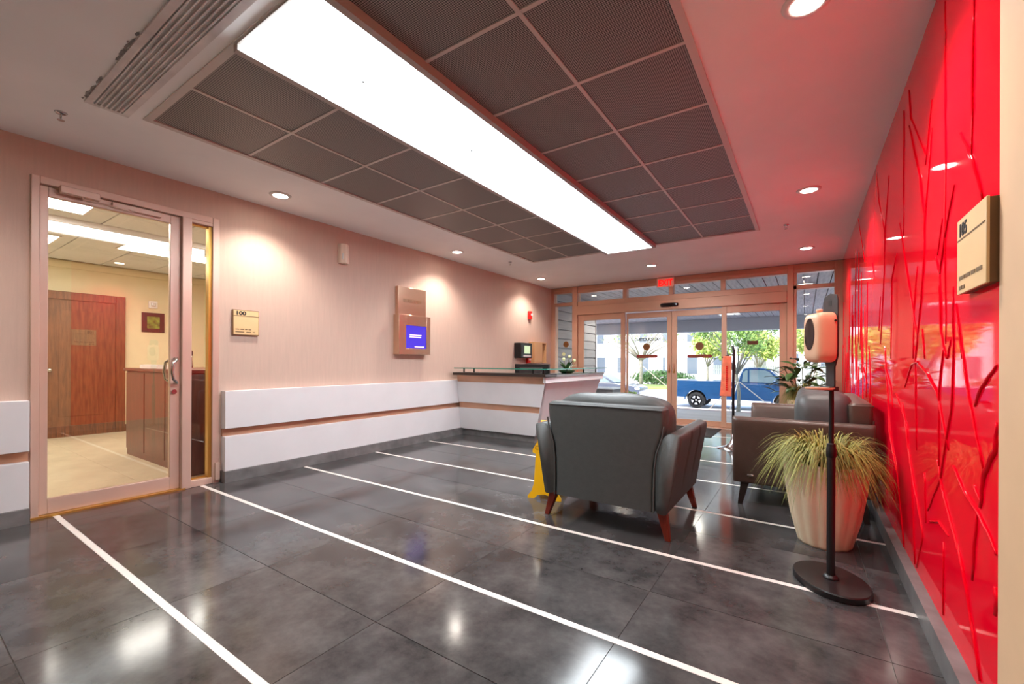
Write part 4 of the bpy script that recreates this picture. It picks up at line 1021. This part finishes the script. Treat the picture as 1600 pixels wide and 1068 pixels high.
obj('windshield', B().hexa([(3.06, .2, 1.78), (3.68, .2, 1.2), (3.68, yw-.2, 1.2), (3.06, yw-.2, 1.78), (3.09, .2, 1.79), (3.71, .2, 1.21), (3.71, yw-.2, 1.21), (3.09, yw-.2, 1.79)]), 'autoglass', cb)
obj('door', B().prism([(1.82, .55), (1.84, 1.18), (3.05, 1.17), (3.0, .55)], 'y', -.012, .0), 'truckblue', bd, bev=.006)
obj('door_handle', B().box(1.9, 2.08, -.04, -.01, 1.02, 1.06), 'truckblue', bd, bev=.006)
obj('trim_line', B().box(.6, 2.95, -.016, 0, .70, .735), 'truckblue', bd)
obj('mirror', B().puff((3.18, -.1, 1.30), (.16, .2, .17), 4, 8), 'truckblue', tk, smooth=True)
obj('rear_bumper', B().box(-1.3, -1.12, .05, yw-.05, .5, .68), 'alloy', tk, bev=.02); obj('tail_light', B().box(-1.175, -1.11, -.012, .12, .85, 1.2), 'redalarm', bd, bev=.01)
for x in (0, ax2):
    wheel(tk, x, .03, wr_, .24, 1); wheel(tk, x, yw-.03, wr_, .24, -1)
    P_ = arch(x, .52, wr_+.02); Q_ = arch(x, .46, wr_+.02)
    obj('wheel_flare', B().prism(P_+Q_[::-1], 'y', -.03, .0), 'truckblue', bd)
    obj('wheel_well', B().prism(arch(x, .455, wr_+.02), 'y', .28, .32), 'tyre', bd)
cr = thing('sedan', 'dark navy sedan parked on the road seen past the reception counter', 'car', (-8.75, 24.6, GZ-.03))
wr2 = .32; yw2 = 1.78
low = [(-3.6, .35), (-3.05, .3)] + arch(-2.7, .36, wr2)[1:-1] + [(-2.3, .25), (-.42, .25)] + arch(0, .36, wr2)[1:-1] + [(.4, .28), (.85, .3)]
body = low + [(.92, .5), (.85, .68), (.5, .80), (-.55, .92), (-2.6, .95), (-3.6, .93), (-3.68, .6)]
bd = obj('body', B().prism(body, 'y', 0, yw2), 'carnavy', cr, bev=.04)
cb = obj('cabin', B().prism([(-.55, .9), (-1.35, 1.38), (-1.8, 1.45), (-2.4, 1.42), (-3.2, .93)], 'y', .12, yw2-.12), 'carnavy', cr, bev=.04)
obj('side_window', B().prism([(-.85, .95), (-1.4, 1.33), (-1.85, 1.38), (-1.85, .95)], 'y', .105, .13), 'autoglass', cb)
obj('side_window', B().prism([(-1.92, .95), (-1.92, 1.38), (-2.35, 1.36), (-2.85, .96)], 'y', .105, .13), 'autoglass', cb)
obj('windshield', B().hexa([(-.6, .2, .93), (-1.34, .25, 1.37), (-1.34, yw2-.25, 1.37), (-.6, yw2-.2, .93), (-.57, .2, .95), (-1.31, .25, 1.39), (-1.31, yw2-.25, 1.39), (-.57, yw2-.2, .95)]), 'autoglass', cb)
obj('headlight', B().puff((.78, .05, .62), (.3, .14, .12), 4, 6), 'alloy', bd, smooth=True)
for x in (0, -2.7): wheel(cr, x, .03, wr2, .2, 1); wheel(cr, x, yw2-.03, wr2, .2, -1)
